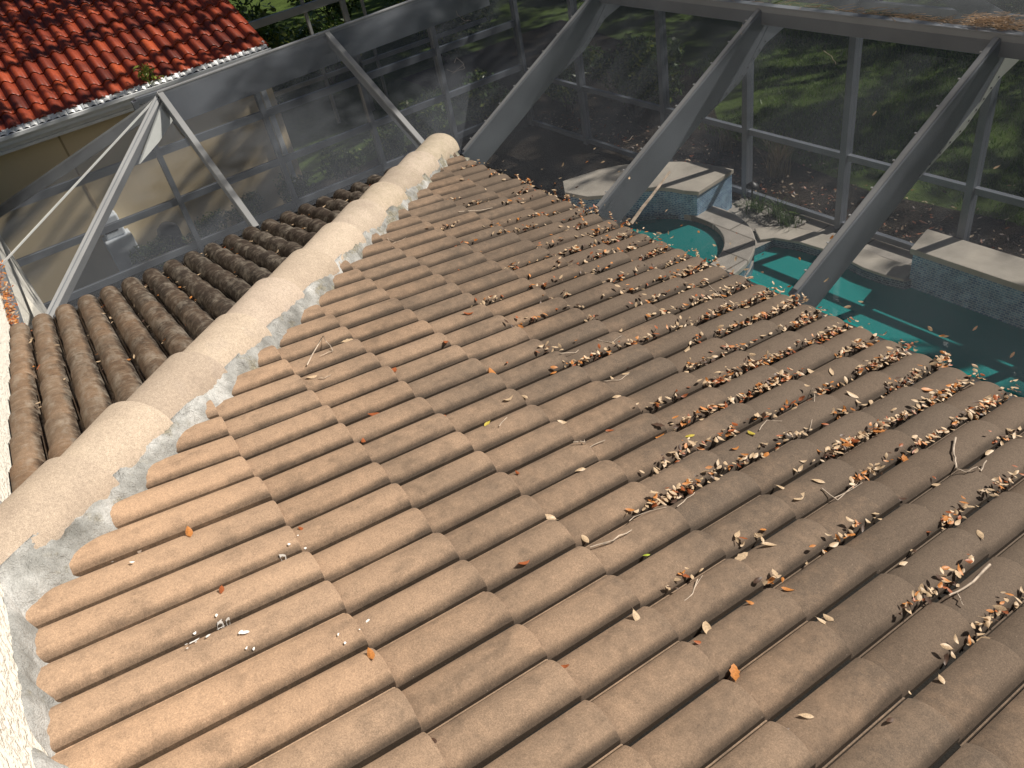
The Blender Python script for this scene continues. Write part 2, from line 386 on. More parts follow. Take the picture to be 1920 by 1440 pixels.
mb = MB(); wall_strip(mb, pool_edge + pool_edge[:1], -4.7, -3.42); mb.add([(x, y, -4.7) for x, y in pool_edge], [tuple(range(len(pool_edge)))]); mb.build('basin', M['plaster'], pool, smooth=False)
mb = MB(); wall_strip(mb, pool_edge[1:] , -3.42, G); mb.build('waterline_tile', M['mosaicd'], pool, smooth=False)
def inset(pts, d):
    out = []
    for k, p in enumerate(pts):
        a, b = pts[max(k - 1, 0)], pts[min(k + 1, len(pts) - 1)]
        t = Vector((b[0] - a[0], b[1] - a[1], 0)).normalized(); out.append((p[0] - t.y * d, p[1] + t.x * d))
    return out
def slab(mb, outline_a, outline_b, z0, z1):
    """band between two open outlines"""
    n = len(outline_a)
    vs = [(x, y, z1) for x, y in outline_a] + [(x, y, z1) for x, y in outline_b] + [(x, y, z0) for x, y in outline_a] + [(x, y, z0) for x, y in outline_b]
    fs = []
    for k in range(n - 1):
        fs += [(k, k + 1, n + k + 1, n + k), (2 * n + k, 3 * n + k, 3 * n + k + 1, 2 * n + k + 1), (k, 2 * n + k, 2 * n + k + 1, k + 1), (n + k, n + k + 1, 3 * n + k + 1, 3 * n + k)]
    fs += [(0, n, 3 * n, 2 * n), (n - 1, 3 * n - 1, 4 * n - 1, 2 * n - 1)]
    mb.add(vs, fs)
cop = [(-2.94, 6.67)] + pool_far[3:] + [(-4.72, 6.42)]
mb = MB(); slab(mb, inset(cop, .012), inset(cop, -.30), G + .004, G + .035); o = mb.build('coping', M['cap'], pool, smooth=False); bevel(o, .008)
sh = [(5.0, 6.30), (-2.6, 6.30), (-3.4, 6.22), (-4.0, 6.28), (-4.4, 6.2), (-4.55, 6.05)]
mb = MB(); mb.add([(5.0, 6.74, -3.68), (-2.9, 6.72, -3.68), (-4.3, 6.64, -3.68), (-4.62, 6.5, -3.68)] + [(x, y, -3.68) for x, y in sh[::-1]], [tuple(range(10))]); wall_strip(mb, sh, -4.7, -3.68, True)
mb.build('underwater_bench', M['plaster'], pool, smooth=False)
mb = MB(); slab(mb, inset(sh, .03), inset(sh, -.035), -3.70, -3.672); mb.build('bench_trim', M['mosaicd'], pool, smooth=False)
# spa
spa = thing('spa', (*SPA, G), 'round raised spa beside the pool with a stone coping ring', 'spa')
ri, ro = arc(SPA, .84, 110, -200, 60), arc(SPA, 1.2, 110, -200, 60)
mb = MB(); slab(mb, ri, ro, -3.07, -3.0); o = mb.build('coping_ring', M['deck'], spa, smooth=False); bevel(o, .012, 3)
mb = MB(); wall_strip(mb, arc(SPA, 1.17, 75, -80, 30), -3.6, -3.07, True); wall_strip(mb, arc(SPA, .86, 0, 360, 48), -3.6, -3.03, True); mb.build('mosaic_band', M['mosaicd'], spa, smooth=False)
mb = MB(); c_ = arc(SPA, .87, 0, 352, 47); mb.add([(x, y, -3.9) for x, y in c_], [tuple(range(48))]); wall_strip(mb, c_ + c_[:1], -3.9, -3.6); mb.build('basin', M['plaster'], spa, smooth=False)
mb = MB(); c_ = arc(SPA, .855, 0, 352.5, 47); mb.add([(x, y, -3.085) for x, y in c_], [tuple(range(48))]); mb.build('spa_water', M['spawater'], spa, smooth=False)
# spa feature wall
fw = thing('feature_wall', (-6.2, 6.2, G), 'raised blue mosaic wall with broad stone cap behind the spa', 'garden wall')
fr = [(-5.54, 6.19), (-5.72, 6.11), (-5.90, 6.07), (-6.08, 5.99), (-6.24, 5.84), (-6.34, 5.66), (-6.42, 5.48), (-6.60, 5.30), (-6.95, 5.2)]
bk = [(-7.25, 5.4), (-7.12, 5.9), (-6.98, 6.15), (-6.75, 6.42), (-6.35, 6.7), (-6.0, 6.83), (-5.62, 6.9)]
ring = fr + bk
mb = MB(); wall_strip(mb, (ring + ring[:1])[::-1], -3.3, -2.715, True); mb.build('mosaic_face', M['mosaic'], fw, smooth=False)
def prism(mb, pts, z0, z1):
    n = len(pts)
    mb.add([(x, y, z1) for x, y in pts] + [(x, y, z0) for x, y in pts], [tuple(range(n))[::-1], tuple(range(n, 2 * n))] + [(k, (k + 1) % n, n + (k + 1) % n, n + k) for k in range(n)])
def grow(pts, d):
    cx, cy = sum(p[0] for p in pts) / len(pts), sum(p[1] for p in pts) / len(pts)
    return [(p[0] + (p[0] - cx) / math.hypot(p[0] - cx, p[1] - cy) * d, p[1] + (p[1] - cy) / math.hypot(p[0] - cx, p[1] - cy) * d) for p in pts]
mb = MB(); prism(mb, grow(ring, .025)[::-1] if False else grow(ring, .025), -2.715, -2.66); o = mb.build('stone_cap', M['cap'], fw, smooth=False); bevel(o, .006)
mb = MB(); pts_ = arc(SPA, .80, 136, 151, 6)
for (x0, y0), (x1, y1) in zip(pts_, pts_[1:]):
    col_ = [(z, .82 + .05 * ((z + 2.73) / -.36)) for z in (-2.73, -2.80, -2.92, -3.085)]
    mb.add([(SPA[0] + (x0 - SPA[0]) / .8 * .80, SPA[1] + (y0 - SPA[1]) / .8 * .80, -2.73), (SPA[0] + (x1 - SPA[0]), SPA[1] + (y1 - SPA[1]), -2.73), (SPA[0] + (x1 - SPA[0]) * .93, SPA[1] + (y1 - SPA[1]) * .93, -3.08), (SPA[0] + (x0 - SPA[0]) * .93, SPA[1] + (y0 - SPA[1]) * .93, -3.08)], [(0, 1, 2, 3)])
mb.build('water_sheet', M['sheet'], fw)
# raised bench wall
bw = thing('raised_bench', (0, 6.95, G), 'long raised blue mosaic wall with a straight stone slab beside the pool', 'garden wall')
bx_ = [(-2.93, 6.75), (5.0, 6.75), (5.0, 7.18), (-3.04, 7.16)]
mb = MB(); wall_strip(mb, (bx_ + bx_[:1]), -3.6, -2.885); mb.build('mosaic_face', M['mosaicd'] if False else M['mosaic'], bw, smooth=False)
mb = MB(); prism(mb, [(-2.955, 6.725), (5.02, 6.725), (5.02, 7.20), (-3.065, 7.185)][::-1], -2.885, -2.82); o = mb.build('stone_cap', M['cap'], bw, smooth=False); bevel(o, .006)

V = Vector
# ------------------------------------------------------------------ the tiled house
def ss(a, b, x): t = max(0, min(1, (x - a) / (b - a))); return t * t * (3 - 2 * t)
TH = math.radians(12.1); CT, ST, T = math.cos(TH), math.sin(TH), math.tan(TH)
S = .157; HX = 2.28
def PR(u, v, w_): return (u, v * CT + w_ * ST, -v * ST + w_ * CT)
def PL(u, v, w_): return (-v * CT - w_ * ST, u, T * HX - v * ST + w_ * CT)
H_ = .080
def prof(d):
    d = abs(d)
    if d >= .0745: return -H_
    if d < .0705: return math.sqrt(.1020 ** 2 - d * d) - .1020
    f = (d - .0705) / .004; return -.0283 - (H_ - .0283) * f
def profL(d):
    d = abs(d)
    return -.066 if d >= .0685 else .066 * (1 - (d / .0685) ** 2.1) ** .5 - .066
VR = [-.321, .07, .423, .783, 1.133, 1.495, 1.85, 2.205, 2.515]
VL = [4.845 - .352 * k for k in range(11)][::-1]
house = thing('tiled_house', (0, 0, G), 'house with weathered brown barrel tile roof, pale hip ridge and white stucco wall', 'house')
def tile_samples(left):
    """(across, height, flank) for one tile of two barrels; flank = painted flank and groove shade, with mildew"""
    c = []
    pf, A1, hb, lip = (profL, .0685, -.066, .020) if left else (prof, .0745, -H_, .044)
    c += [(-.0812, hb - .004, .5), (-.0812, hb + lip, .1), (-.0768, hb + lip, .1), (-.0765, hb, .6)]
    ds = [-A1 * math.cos(math.pi * k / 20) for k in range(21)] if left else [-.0745, -.0725] + [-.0705 + .141 * k / 18 for k in range(19)] + [.0725, .0745]
    for b in (0, S):
        for d in ds: c.append((b + d, pf(d), .95 * ss(.40, 1.0, d / A1) + .40 * ss(.7, 1, -d / A1)))  # darkens both flanks, the +x one most: painted shade with mildew
        if b == 0: c.append((S - .0785, hb, .5))
    c.append((2 * S - .0822, hb, .5)); return c
def tile_slope(name, place, edges, v_start, u_cols, crest0, mat_, planes, notch=False, seed=3):
    rr = random.Random(seed); smp = tile_samples(notch); ns = len(smp); mb = MB()
    for j, ve in enumerate(edges):
        vt = (edges[j - 1] if j else v_start) - .03; ex = ve - vt
        for i in range(*u_cols):
            if (i + j) % 2: continue
            val = rr.uniform(.74, 1.16); hue = rr.uniform(-.06, .06); tint = (min(1.2, val * (1 + hue)), val, val * (1 - hue))
            dw, dv, sk, tw_ = rr.gauss(0, .0016), rr.gauss(0, .003), rr.gauss(0, .004), rr.gauss(0, .006)
            uc = i * S + crest0; vs = []
            tl = []
            for d, hgt, gr in smp:
                e = ve + dv + sk * (d - S * .42) / S
                if notch and ((.066 < d < .088) or (S + .066 < d < S + .09)): e -= .026
                for v_, dz in ((vt, 0), (e - .006, 0), (e, -.003), (e, -.024)):
                    lift = -(.042 if notch else .031) * (ve - v_) / max(.352, ex) + dw + tw_ * (d - S * .42)
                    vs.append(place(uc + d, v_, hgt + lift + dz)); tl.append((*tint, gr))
            fs = []
            for k in range(ns - 1):
                for q in range(3): fs.append((k * 4 + q, k * 4 + q + 1, (k + 1) * 4 + q + 1, (k + 1) * 4 + q))
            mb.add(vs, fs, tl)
    me = mb.mesh(name, mat_, True, 40)
    bm = bmesh.new(); bm.from_mesh(me)
    for co, no in planes: bmesh.ops.bisect_plane(bm, geom=bm.verts[:] + bm.edges[:] + bm.faces[:], plane_co=co, plane_no=no, clear_outer=True)
    bm.normal_update(); bm.to_mesh(me); bm.free()
    o = bpy.data.objects.new(name, me); COL.objects.link(o); o.parent = house; o.matrix_parent_inverse = house.matrix_world.inverted()
    return o
HIPN = Vector((1, 1, 0)).normalized()
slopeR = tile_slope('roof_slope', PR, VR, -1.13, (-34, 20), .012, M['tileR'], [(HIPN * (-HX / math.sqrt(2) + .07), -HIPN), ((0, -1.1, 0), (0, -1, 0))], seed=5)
slopeR['label'] = 'sunny slope of brown barrel tiles dotted with dry leaves'
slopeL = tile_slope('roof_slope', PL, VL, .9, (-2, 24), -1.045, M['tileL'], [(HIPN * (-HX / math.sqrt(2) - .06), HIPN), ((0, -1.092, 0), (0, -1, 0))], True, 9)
slopeL['label'] = 'darker mottled slope of barrel tiles beyond the ridge'
# underlay, fascia, walls, soffit
def hipx(y): return -y - HX
mb = MB(); dz = -.13
mb.add([PR(hipx(-1.1), -1.1 / CT, dz), PR(3.2, -1.1 / CT, dz), PR(3.2, 2.50, dz), PR(hipx(2.44), 2.50, dz)], [(0, 1, 2, 3)])
mb.add([PL(-1.1, 1.2, dz), PL(2.44, 4.83, dz), PL(-1.1, 4.83, dz)], [(0, 1, 2)])
mb.build('underlay', M['under'], house, smooth=False)
mb = MB(); mb.box((-4.72, 2.38, -.80), (3.2, 2.42, -.60)); mb.box((-4.72, -1.1, -.80), (-4.68, 2.378, -.60)); mb.build('fascia', M['trimw'], house, smooth=False)
mb = MB(); mb.box((-4.68, -1.1, -.80), (3.2, 2.38, -.78)); mb.build('soffit', M['trimw'], house, smooth=False)
mb = MB(); mb.box((-4.2, -1.1, G), (3.2, 1.9, -.80)); mb.build('lower_wall', M['stuccoN'], house, smooth=False)
mb = MB(); mb.box((-9.5, -1.4, G), (5.0, -1.1, 3.4)); mb.build('stucco_wall', M['stucco'], house, smooth=False)
mb = MB(); mb.box((-4.85, 2.425, -.74), (3.2, 2.56, -.625)); mb.box((-4.85, -1.02, -.74), (-4.725, 2.42, -.625)); mb.build('eave_gutter', M['gutter'], house, smooth=False)
mb = MB(); mb.box((-9.5, -1.095, -.72), (-4.86, -1.03, -.63)); mb.build('wall_channel', M['alu'], house, smooth=False)
# hip ridge of overlapping tapered caps
D = Vector((-1, 1, -T)) / math.sqrt(2); SD = Vector((1, 1, 0)) / math.sqrt(2)
B0 = Vector((hipx(-1.1), -1.1, 1.1 * T))
JS = [-.12, .374, .735, 1.144, 1.53, 1.94, 2.357, 2.80, 3.22, 3.63, 4.03, 4.44, 5.02]
rr = random.Random(4)
ridge0 = None
for k in range(len(JS) - 1):
    s0, s1 = JS[k] - (.07 if k else .1), JS[k + 1]; mb = MB(); n = 30; rows = 9; vs = []
    yaw = rr.gauss(0, .006); lf = rr.gauss(0, .003)
    for r_ in range(rows + 1):
        f = r_ / rows; s = s0 + (s1 - s0) * f
        bb = .116 + .028 * f; hh = .120 + .026 * f
        for i in range(n + 1):
            a = math.pi * i / n; t = -bb * math.cos(a); z = -.045 + hh * (math.sin(a) ** .82) + lf
            wob = 1 + .012 * fbm(s * 5, a * 2, k)
            vs.append(B0 + D * s + SD * (t * wob + yaw * (f - .5)) + Vector((0, 0, z * wob)))
    fs = [(r_ * (n + 1) + i, (r_ + 1) * (n + 1) + i, (r_ + 1) * (n + 1) + i + 1, r_ * (n + 1) + i + 1) for r_ in range(rows) for i in range(n)]
    tv = rr.uniform(.80, 1.10); mb.add(vs, fs, [(tv, tv * rr.uniform(.985, 1.0), tv * rr.uniform(.95, 1.0), 0)] * len(vs))
    o = mb.build('ridge_tile', M['ridge'], house); sm = o.modifiers.new('thick', 'SOLIDIFY'); sm.thickness = .016; sm.offset = -1; bevel(o, .004, 2)
    if k < len(JS) - 2:
        mb = MB(); f_ = 1.0; arcp = []
        for i in range(25):
            a = math.pi * i / 24; arcp.append(B0 + D * (s1 + .0035) + SD * (-.1405 * math.cos(a)) + Vector((0, 0, -.048 + .140 * (math.sin(a) ** .82) + lf)))
        mb.tube(arcp, .0045, 5); mb.build('ridge_joint', M['joint'], house)
# closed mortar end of the hip
mb = MB(); vs = [B0 + D * 4.98 + SD * (-.11 * math.cos(math.pi * i / 16)) + Vector((0, 0, -.05 + .11 * math.sin(math.pi * i / 16))) for i in range(17)]; mb.add(vs, [tuple(range(17))]); mb.build('ridge_end_plug', M['mortar'], house)
# heights of the right slope
def course(v):
    for j, e in enumerate(VR):
        if v <= e: return j, e
    return len(VR) - 1, VR[-1]
def hR(u, v):
    d = (u - .012 + S / 2) % S - S / 2; j, e = course(v)
    return prof(d) - .031 * (e - v) / (.84 if j == 0 else .352)
def ribbon(name, place_st, s_rng, t_rng, ns, nt):
    mb = MB(); vs = []
    for a in range(ns + 1):
        for b in range(nt + 1): vs.append(place_st(s_rng[0] + (s_rng[1] - s_rng[0]) * a / ns, t_rng[0] + (t_rng[1] - t_rng[0]) * b / nt))
    mb.add(vs, [(a * (nt + 1) + b, a * (nt + 1) + b + 1, (a + 1) * (nt + 1) + b + 1, (a + 1) * (nt + 1) + b) for a in range(ns) for b in range(nt)])
    return mb.build(name, M['mortar'], house, True, 180)
def m_hip(s, t):
    p = B0 + D * s + SD * t; u, v = p.x, p.y / CT
    if t < .136:
        zr = -.045 + .141 * (max(0.0, 1 - (t / .141) ** 2) ** .41); msk = fbm(s * 3.3, 5.5, 3, 3) * .05 + fbm(s * 14, t * 20, 8) * .03
        return B0 + D * s + SD * t + V((0, 0, zr + (.008 + .004 * fbm(s * 30, t * 30, 1) if t > .131 - .25 * max(0, msk) - (.02 if s < .3 else 0) else -.02)))
    edge = .178 + .05 * fbm(s * 2.3, 1.7, 0) + .035 * fbm(s * 8, 4.2, 1) + (.012 if s < 1.0 else 0) - .012 * (s > 2.6)
    a = .022 - .085 * ss(edge - .035, edge + .05, t) + .034 * fbm(s * 11, t * 11, 2, 5) + .010 * fbm(s * 38, t * 38, 5)
    if t > edge + .06: a = min(a, hR(u, v) - .01)
    return PR(u, v, a)
ribbon('hip_mortar', m_hip, (-.30, 4.95), (.06, .27), 640, 34)
def m_wall(s, t):
    u, v = s, (-1.1 + t) / CT
    edge = .0 + .10 * max(0, fbm(s * 4.6, 9.1, 0, 3) + .22) + .03 * fbm(s * 19, 2.2, 1) + .10 * ss(-.85, -1.05, s) * 0
    a = -.004 - .07 * ss(edge - .02, edge + .02, t) + .034 * fbm(s * 16, t * 16, 7, 5)
    if t > edge + .05: a = min(a, hR(u, v) - .01)
    return PR(u, v, a + .05 * (1 - ss(-.01, .035, t)))
ribbon('wall_mortar', m_wall, (-1.5, 1.4), (-.01, .19), 330, 24)
# paint / bird splashes near the wall
mb = MB()
for (u0, v0, n_) in ((-.56, -.66, 7), (-.50, -.74, 7), (-.72, -.36, 5), (-.42, -.62, 4), (-.95, -.80, 3), (-.28, -.34, 4)):
    for _ in range(n_):
        a, b = u0 + R.gauss(0, .026), v0 + R.gauss(0, .035); r_ = R.uniform(.0018, .006); st = R.uniform(1, 2.8); an = R.uniform(-.5, .9)
        pts = []
        for q in range(9):
            th_ = q * math.pi * 2 / 9; rad = r_ * R.uniform(.6, 1.2); du, dv = rad * math.cos(th_), rad * st * math.sin(th_)
            uu, vv = a + du * math.cos(an) - dv * math.sin(an), b + du * math.sin(an) + dv * math.cos(an)
            pts.append(PR(uu, vv, hR(uu, vv) + .0055))
        mb.add(pts, [tuple(range(9))])
tag(mb.build('splash_stain', M['bird'], house), kind='stuff')
# black strips standing in for groove shade, with leaf mould, in the pans
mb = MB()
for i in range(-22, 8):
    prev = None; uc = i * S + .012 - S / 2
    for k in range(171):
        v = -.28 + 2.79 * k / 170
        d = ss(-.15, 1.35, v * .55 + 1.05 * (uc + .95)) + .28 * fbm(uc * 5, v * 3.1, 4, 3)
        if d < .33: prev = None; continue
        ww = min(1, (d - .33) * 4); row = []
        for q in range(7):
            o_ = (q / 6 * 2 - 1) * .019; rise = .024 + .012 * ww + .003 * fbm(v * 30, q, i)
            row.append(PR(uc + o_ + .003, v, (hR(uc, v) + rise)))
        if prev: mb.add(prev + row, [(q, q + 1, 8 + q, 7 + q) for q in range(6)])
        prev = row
tag(mb.build('leaf_mould', M['mould'], None, True, 180), 'black painted groove shade with leaf mould in the pans of the lower right tiles', kind='stuff')  # leaf_mould: strips standing in for groove shade, with leaf mould
# ------------------------------------------------------------------ pool enclosure
cage = thing('pool_enclosure', (-4, 4.5, G), 'screened pool enclosure of grey aluminium beams and dark insect mesh', 'pool cage')
def beam(name, p, q, wid, dep, m_='alu', up=(0, 0, 1), bv=.003):
    mb = MB(); mb.bar(p, q, wid, dep, up, dep / 2); o = mb.build(name, M[m_], cage, smooth=False); bevel(o, bv, 1); return o
def panel(pts, m_='screen', dz=-.012):
    mb = MB(); mb.add([(x, y, z + dz) for x, y, z in pts], [tuple(range(len(pts)))]); return mb.build('screen_panel', M[m_], cage, smooth=False)
A = Vector((-6.4, .74, .20)); F = Vector((-4.78, -.86, -.60)); W = Vector((-6.34, -1.05, -.66)); Q = Vector((-10.7, -1.5, -1.53))
BX = [-4.606, -2.822, -1.143, .56, 2.25]; EY, EZ, TY, TZ = 2.56, -.60, 4.20, .285
FN = Vector((0, -(TZ - EZ), TY - EY)).normalized()
for x in BX:
    beam('sloped_beam', (x, EY, EZ), (x, TY, TZ), .05, .235, up=FN)
    mb = MB(); mb.bar((x, EY + .03, EZ + .021), (x, TY - .03, TZ - .009), .030, .007, FN)
    for k in range(9):
        f = .08 + k * .105; y = EY + (TY - EY) * f; z = EZ + (TZ - EZ) * f + .012
        mb.box((x - .024, y - .006, z), (x - .014, y + .006, z + .006))
    mb.build('spline_cap', M['alul'], cage, smooth=False)
    # gusset plate under the knee
    mb = MB(); xo = x + .029; dd = .235 / FN.z
    k1 = lambda f: (EY + (TY - EY) * f, EZ + (TZ - EZ) * f - dd + .01)
    pts = [k1(.42), k1(.70), (TY - .11, TZ - .31), (TY + .04, TZ - .30), (TY + .42, TZ - .185), (TY + .06, TZ - .155), (TY - .10, TZ - .235), k1(.80)]
    pts = [k1(.62), (k1(.84)[0] + .02, k1(.84)[1] - .045), (TY + .02, TZ - .25), (TY + .36, TZ - .15), (TY + .05, TZ - .13), k1(.92)]
    n = len(pts); mb.add([(xo, a, b) for a, b in pts] + [(xo - .06, a, b) for a, b in pts], [tuple(range(n)), tuple(range(n, 2 * n))[::-1]] + [(k, n + k, n + (k + 1) % n, (k + 1) % n) for k in range(n)])
    for k in range(10):
        f = k / 9; a = Vector(pts[0]).lerp(Vector(pts[1]), min(1, f * 2)) if f < .5 else Vector(pts[1]).lerp(Vector(pts[2]), (f - .5) * 2)
        a = a + Vector((-.004, .018)); q_ = len(mb.f); mb.box((xo, a.x - .005, a.y - .005), (xo + .003, a.x + .005, a.y + .005)); mb.mi[q_:] = [1] * 6
    mb.build('gusset_plate', [M['gusset' if x == BX[2] else 'alu'], M['screw']], cage, smooth=False)
beam('top_beam', (-6.38, TY, TZ + .01), (4, TY, TZ + .01), .05, .12)
mb = MB(); mb.box((-6.38, TY - .028, TZ + .0105), (4, TY + .032, TZ + .018)); mb.build('beam_cap', M['alu'], cage, smooth=False)
beam('ridge_beam', (-6.4, .74, .215), (-6.4, 2.38, .255), .05, .285)
beam('ridge_beam', (-6.4, 2.385, .255), (-6.4, 4.17, .290), .05, .285)
mb = MB(); mb.bar((-6.4, .74, .222), (-6.4, 4.17, .297), .054, .01); mb.build('beam_cap', M['alul'], cage, smooth=False)
LN = Vector((.80, 0, 1.66)).normalized()
for y0, z0, z1 in ((.757, -.57, .205), (2.38, -.57, .245)):
    p, q = Vector((-4.78, y0, z0)), Vector((-6.4, y0 - .01, z1 + .015))
    beam('purlin', p, q, .05, .10, up=LN)
    mb = MB(); mb.bar(p + LN * .004, q + LN * .004, .046, .008, LN); mb.build('purlin_cap', M['alul'], cage, smooth=False)
HN = Vector((.32, .36, .87)).normalized()
beam('hip_beam', F, A, .055, .13, 'alul', up=HN)
mb = MB(); mb.bar(F + HN * .003, A + HN * .003, .004, .012, HN); mb.build('spline_groove', M['alu'], cage, smooth=False)
mb = MB(); g0, g1 = A.lerp(F, .02), A.lerp(F, .42); d_ = Vector((0, 0, -1)); off = Vector((.03, .03, 0))
pts = [g0 + d_ * .03, g0 + Vector((.03, .0, -.20)), A.lerp(F, .16) + Vector((.03, .02, -.15)), A.lerp(F, .30) + d_ * .10]
mb.add([p + off for p in pts] + [p + off * .6 for p in pts], [(0, 1, 2, 3), (7, 6, 5, 4)] + [(k, 4 + k, 4 + (k + 1) % 4, (k + 1) % 4) for k in range(4)]); mb.build('gusset_plate', M['gusset'], cage, smooth=False)
mb = MB(); mb.bar(A, W, .016, .014); mb.build('edge_bar', M['white'], cage, smooth=False)
beam('hip_beam', Q, A, .05, .11)
# screens over the tiles' eave
xs = [-4.606, -2.822, -1.143, .56, 2.25, 4.0]
for x0, x1 in zip(xs, xs[1:]): panel([(x0 + .02, EY, EZ), (x1 - .02, EY, EZ), (x1 - .02, TY, TZ), (x0 + .02, TY, TZ)])
c0 = (-4.62, EY, EZ)
panel([c0, (-4.62, TY, TZ), (-6.38, TY, TZ)]); panel([c0, (-6.38, TY, TZ), (-6.38, 2.40, .245), (-4.78, 2.40, -.57)])
panel([(-4.78, 2.36, -.57), (-6.38, 2.36, .245), (-6.38, .77, .21), (-4.78, .77, -.57)])
panel([(-4.78, .74, -.57), tuple(A), tuple(F)]); panel([tuple(F), tuple(A), tuple(W)]); panel([tuple(A), tuple(Q), tuple(W)])
panel([(-6.42, .74, .2), (-6.42, TY, TZ), (-10.7, TY, -.72), (-10.7, 1.1, -.72)], 'screent')
panel([(-6.42, TY + .03, TZ), (-6.42, 5.6, TZ), (-10.7, 7.25, -.72), (-10.7, TY + .03, -.72)], 'screent')
for x0, x1 in zip([-6.4] + xs, xs): panel([(x0 + .01, TY + .03, TZ), (x1 - .01, TY + .03, TZ), (x1 - .01, 5.6, TZ), (x0 + .01, 5.6, TZ)], 'screent')
panel([(-6.4, 5.62, TZ), (4, 5.62, TZ), (4, 7.25, -.58), (-6.4, 7.25, -.58)], 'screent'); panel([(-6.4, 5.62, TZ), (-6.4, 7.25, -.58), (-10.7, 7.25, -.72)], 'screent')
beam('top_beam', (-6.4, 5.6, TZ), (4, 5.6, TZ), .05, .15)
# side wall towards the neighbour
panel([(-10.7, 1.1, -.72), (-10.7, 7.25, -.72), (-10.7, 7.25, G), (-10.7, 1.1, G)]); panel([(-10.7, 1.08, -.84), (-10.7, 1.08, G), (-10.7, -1.5, G), (-10.7, -1.5, -1.55)])
for y in (1.08, 2.68, 4.27, 5.67, 7.25): 
    mb = MB(); mb.box((-10.76, y - .035, G), (-10.64, y + .035, -.73)); mb.build('post', M['alu'], cage, smooth=False)
for z in (-2.17, -2.87):
    mb = MB(); mb.box((-10.735, -1.5, z - .045), (-10.665, 7.2, z + .045)); mb.build('rail', M['alu'], cage, smooth=False)
mb = MB(); mb.box((-10.735, -1.2, -1.50), (-10.665, 7.2, -1.40)); mb.build('rail', M['alu'], cage, smooth=False)
mb = MB(); mb.box((-10.74, 1.1, -.78), (-10.66, 7.25, -.70)); mb.build('rail', M['alu'], cage, smooth=False)
# garden wall of the enclosure
panel([(-10.7, 7.25, -.60), (4, 7.25, -.60), (4, 7.25, G), (-10.7, 7.25, G)], dz=0)
for x in (-9.1, -7.2, -5.68, -4.205, -2.70, -1.1, .5, 2.1):
    mb = MB(); mb.box((x - .04, 7.19, G), (x + .04, 7.31, -.60)); mb.build('post', M['alu'], cage, smooth=False)
    beam('sloped_beam', (x, 7.25, -.58), (x, 5.6, TZ), .05, .15, up=(0, .5, .85))
for z in (-2.28, -3.14, -.62):
    mb = MB(); mb.box((-10.66, 7.22, z - .035), (4, 7.28, z + .035)); mb.build('rail', M['alu'], cage, smooth=False)

# ------------------------------------------------------------------ neighbour's house
nb = thing('neighbour_house', (-14, 0, G), 'beige stucco house with glossy red tile roof and white gutter next door', 'house')
EX, NZ, NY = -11.62, -.80, 3.36
mb = MB(); mb.box((-20, -14, G - .1), (-11.75, 3.22, -1.0)); mb.build('stucco_wall', M['stuccoN'], nb, smooth=False)
mb = MB()
mb.box((-11.751, .066, G), (-11.742, .094, -1.02))
mb.build('control_joint', simple('stucco_joint_bead', (.40, .30, .17), .8, .05), nb, smooth=False)  # control joint bead, a darker beige than the wall
mb = MB(); mb.box((-11.749, -14, -1.04), (EX + .04, NY - .04, -1.0)); mb.build('soffit', M['trimw'], nb, smooth=False)
mb = MB(); mb.box((EX - .03, -14, -1.0), (EX, NY - .04, -.84)); mb.box((-20, NY - .07, -1.0), (EX - .031, NY - .04, -.72)); mb.build('fascia', M['trimw'], nb, smooth=False)
mb = MB(); sec = [(.002, -.14), (.075, -.14), (.085, -.10), (.125, -.055), (.125, -.012), (.112, -.004), (.110, -.016), (.10, -.05), (.0, -.05)]
n = len(sec); mb.add([(EX + a, -14, NZ + b) for a, b in sec] + [(EX + a, NY - .02, NZ + b) for a, b in sec], [(k, (k + 1) % n, n + (k + 1) % n, n + k) for k in range(n)] + [tuple(range(n))[::-1], tuple(range(n, 2 * n))])
mb.build('gutter', M['white'], nb, smooth=False)
NP, NT_ = .20, .40; NC, NS = math.cos(math.atan(NT_)), math.sin(math.atan(NT_))
def PN(u, v, w_): return (EX - .03 + .09 - v * NC + w_ * NS, u, NZ + .035 + v * NS + w_ * NC)
mb = MB(); rr = random.Random(8)
for r_ in range(15):
    for c_ in range(-36, 17):
        y0 = NY - .02 + (c_ - 16) * NP - NP + (0 if r_ % 2 else .0)
        if y0 + NP > NY or y0 < -3.6 - r_ * .45: continue
        val = min(1, max(0, rr.gauss(.42, .22))); vs = []
        N_ = 11
        for k in range(N_ + 1):
            f = k / N_; hgt = .052 * (math.sin(math.pi * min(1, f / .70)) ** .8 if f < .70 else -.10 * math.sin(math.pi * (f - .7) / .3))
            for v_, dz_ in ((r_ * .345 + .39, -.028), (r_ * .345 + .006, 0), (r_ * .345, -.004), (r_ * .345, -.022)): vs.append(PN(y0 + f * NP, v_ + rr.gauss(0, .001), hgt + dz_))
        mb.add(vs, [(k * 4 + q, (k + 1) * 4 + q, (k + 1) * 4 + q + 1, k * 4 + q + 1) for k in range(N_) for q in range(3)], [(val, val, val)] * len(vs))
mb.build('roof', M['red'], nb, True, 50)
mb = MB(); mb.add([PN(-14, -.02, -.05), PN(NY - .05, -.02, -.05), PN(NY - .05, 6.0, -.05), PN(-14, 6.0, -.05)], [(0, 1, 2, 3)]); mb.build('underlay', M['under'], nb, smooth=False)
mb = MB(); rr = random.Random(3)
for c_ in range(-24, 32):
    y0 = NY - .05 - (c_ + 25) * .10; 
    if y0 < -4: break
    pts = [(y0 + .1 * k / 6, .045 + .022 * abs(math.sin(math.pi * (k / 6))) + rr.uniform(-.004, .004)) for k in range(7)]
    mb.add([PN(y, -.045, .0 + z - .075) for y, z in pts] + [PN(y, .02, -.012 + z * .5) for y, z in pts], [(k, k + 1, 8 + k, 7 + k) for k in range(6)])
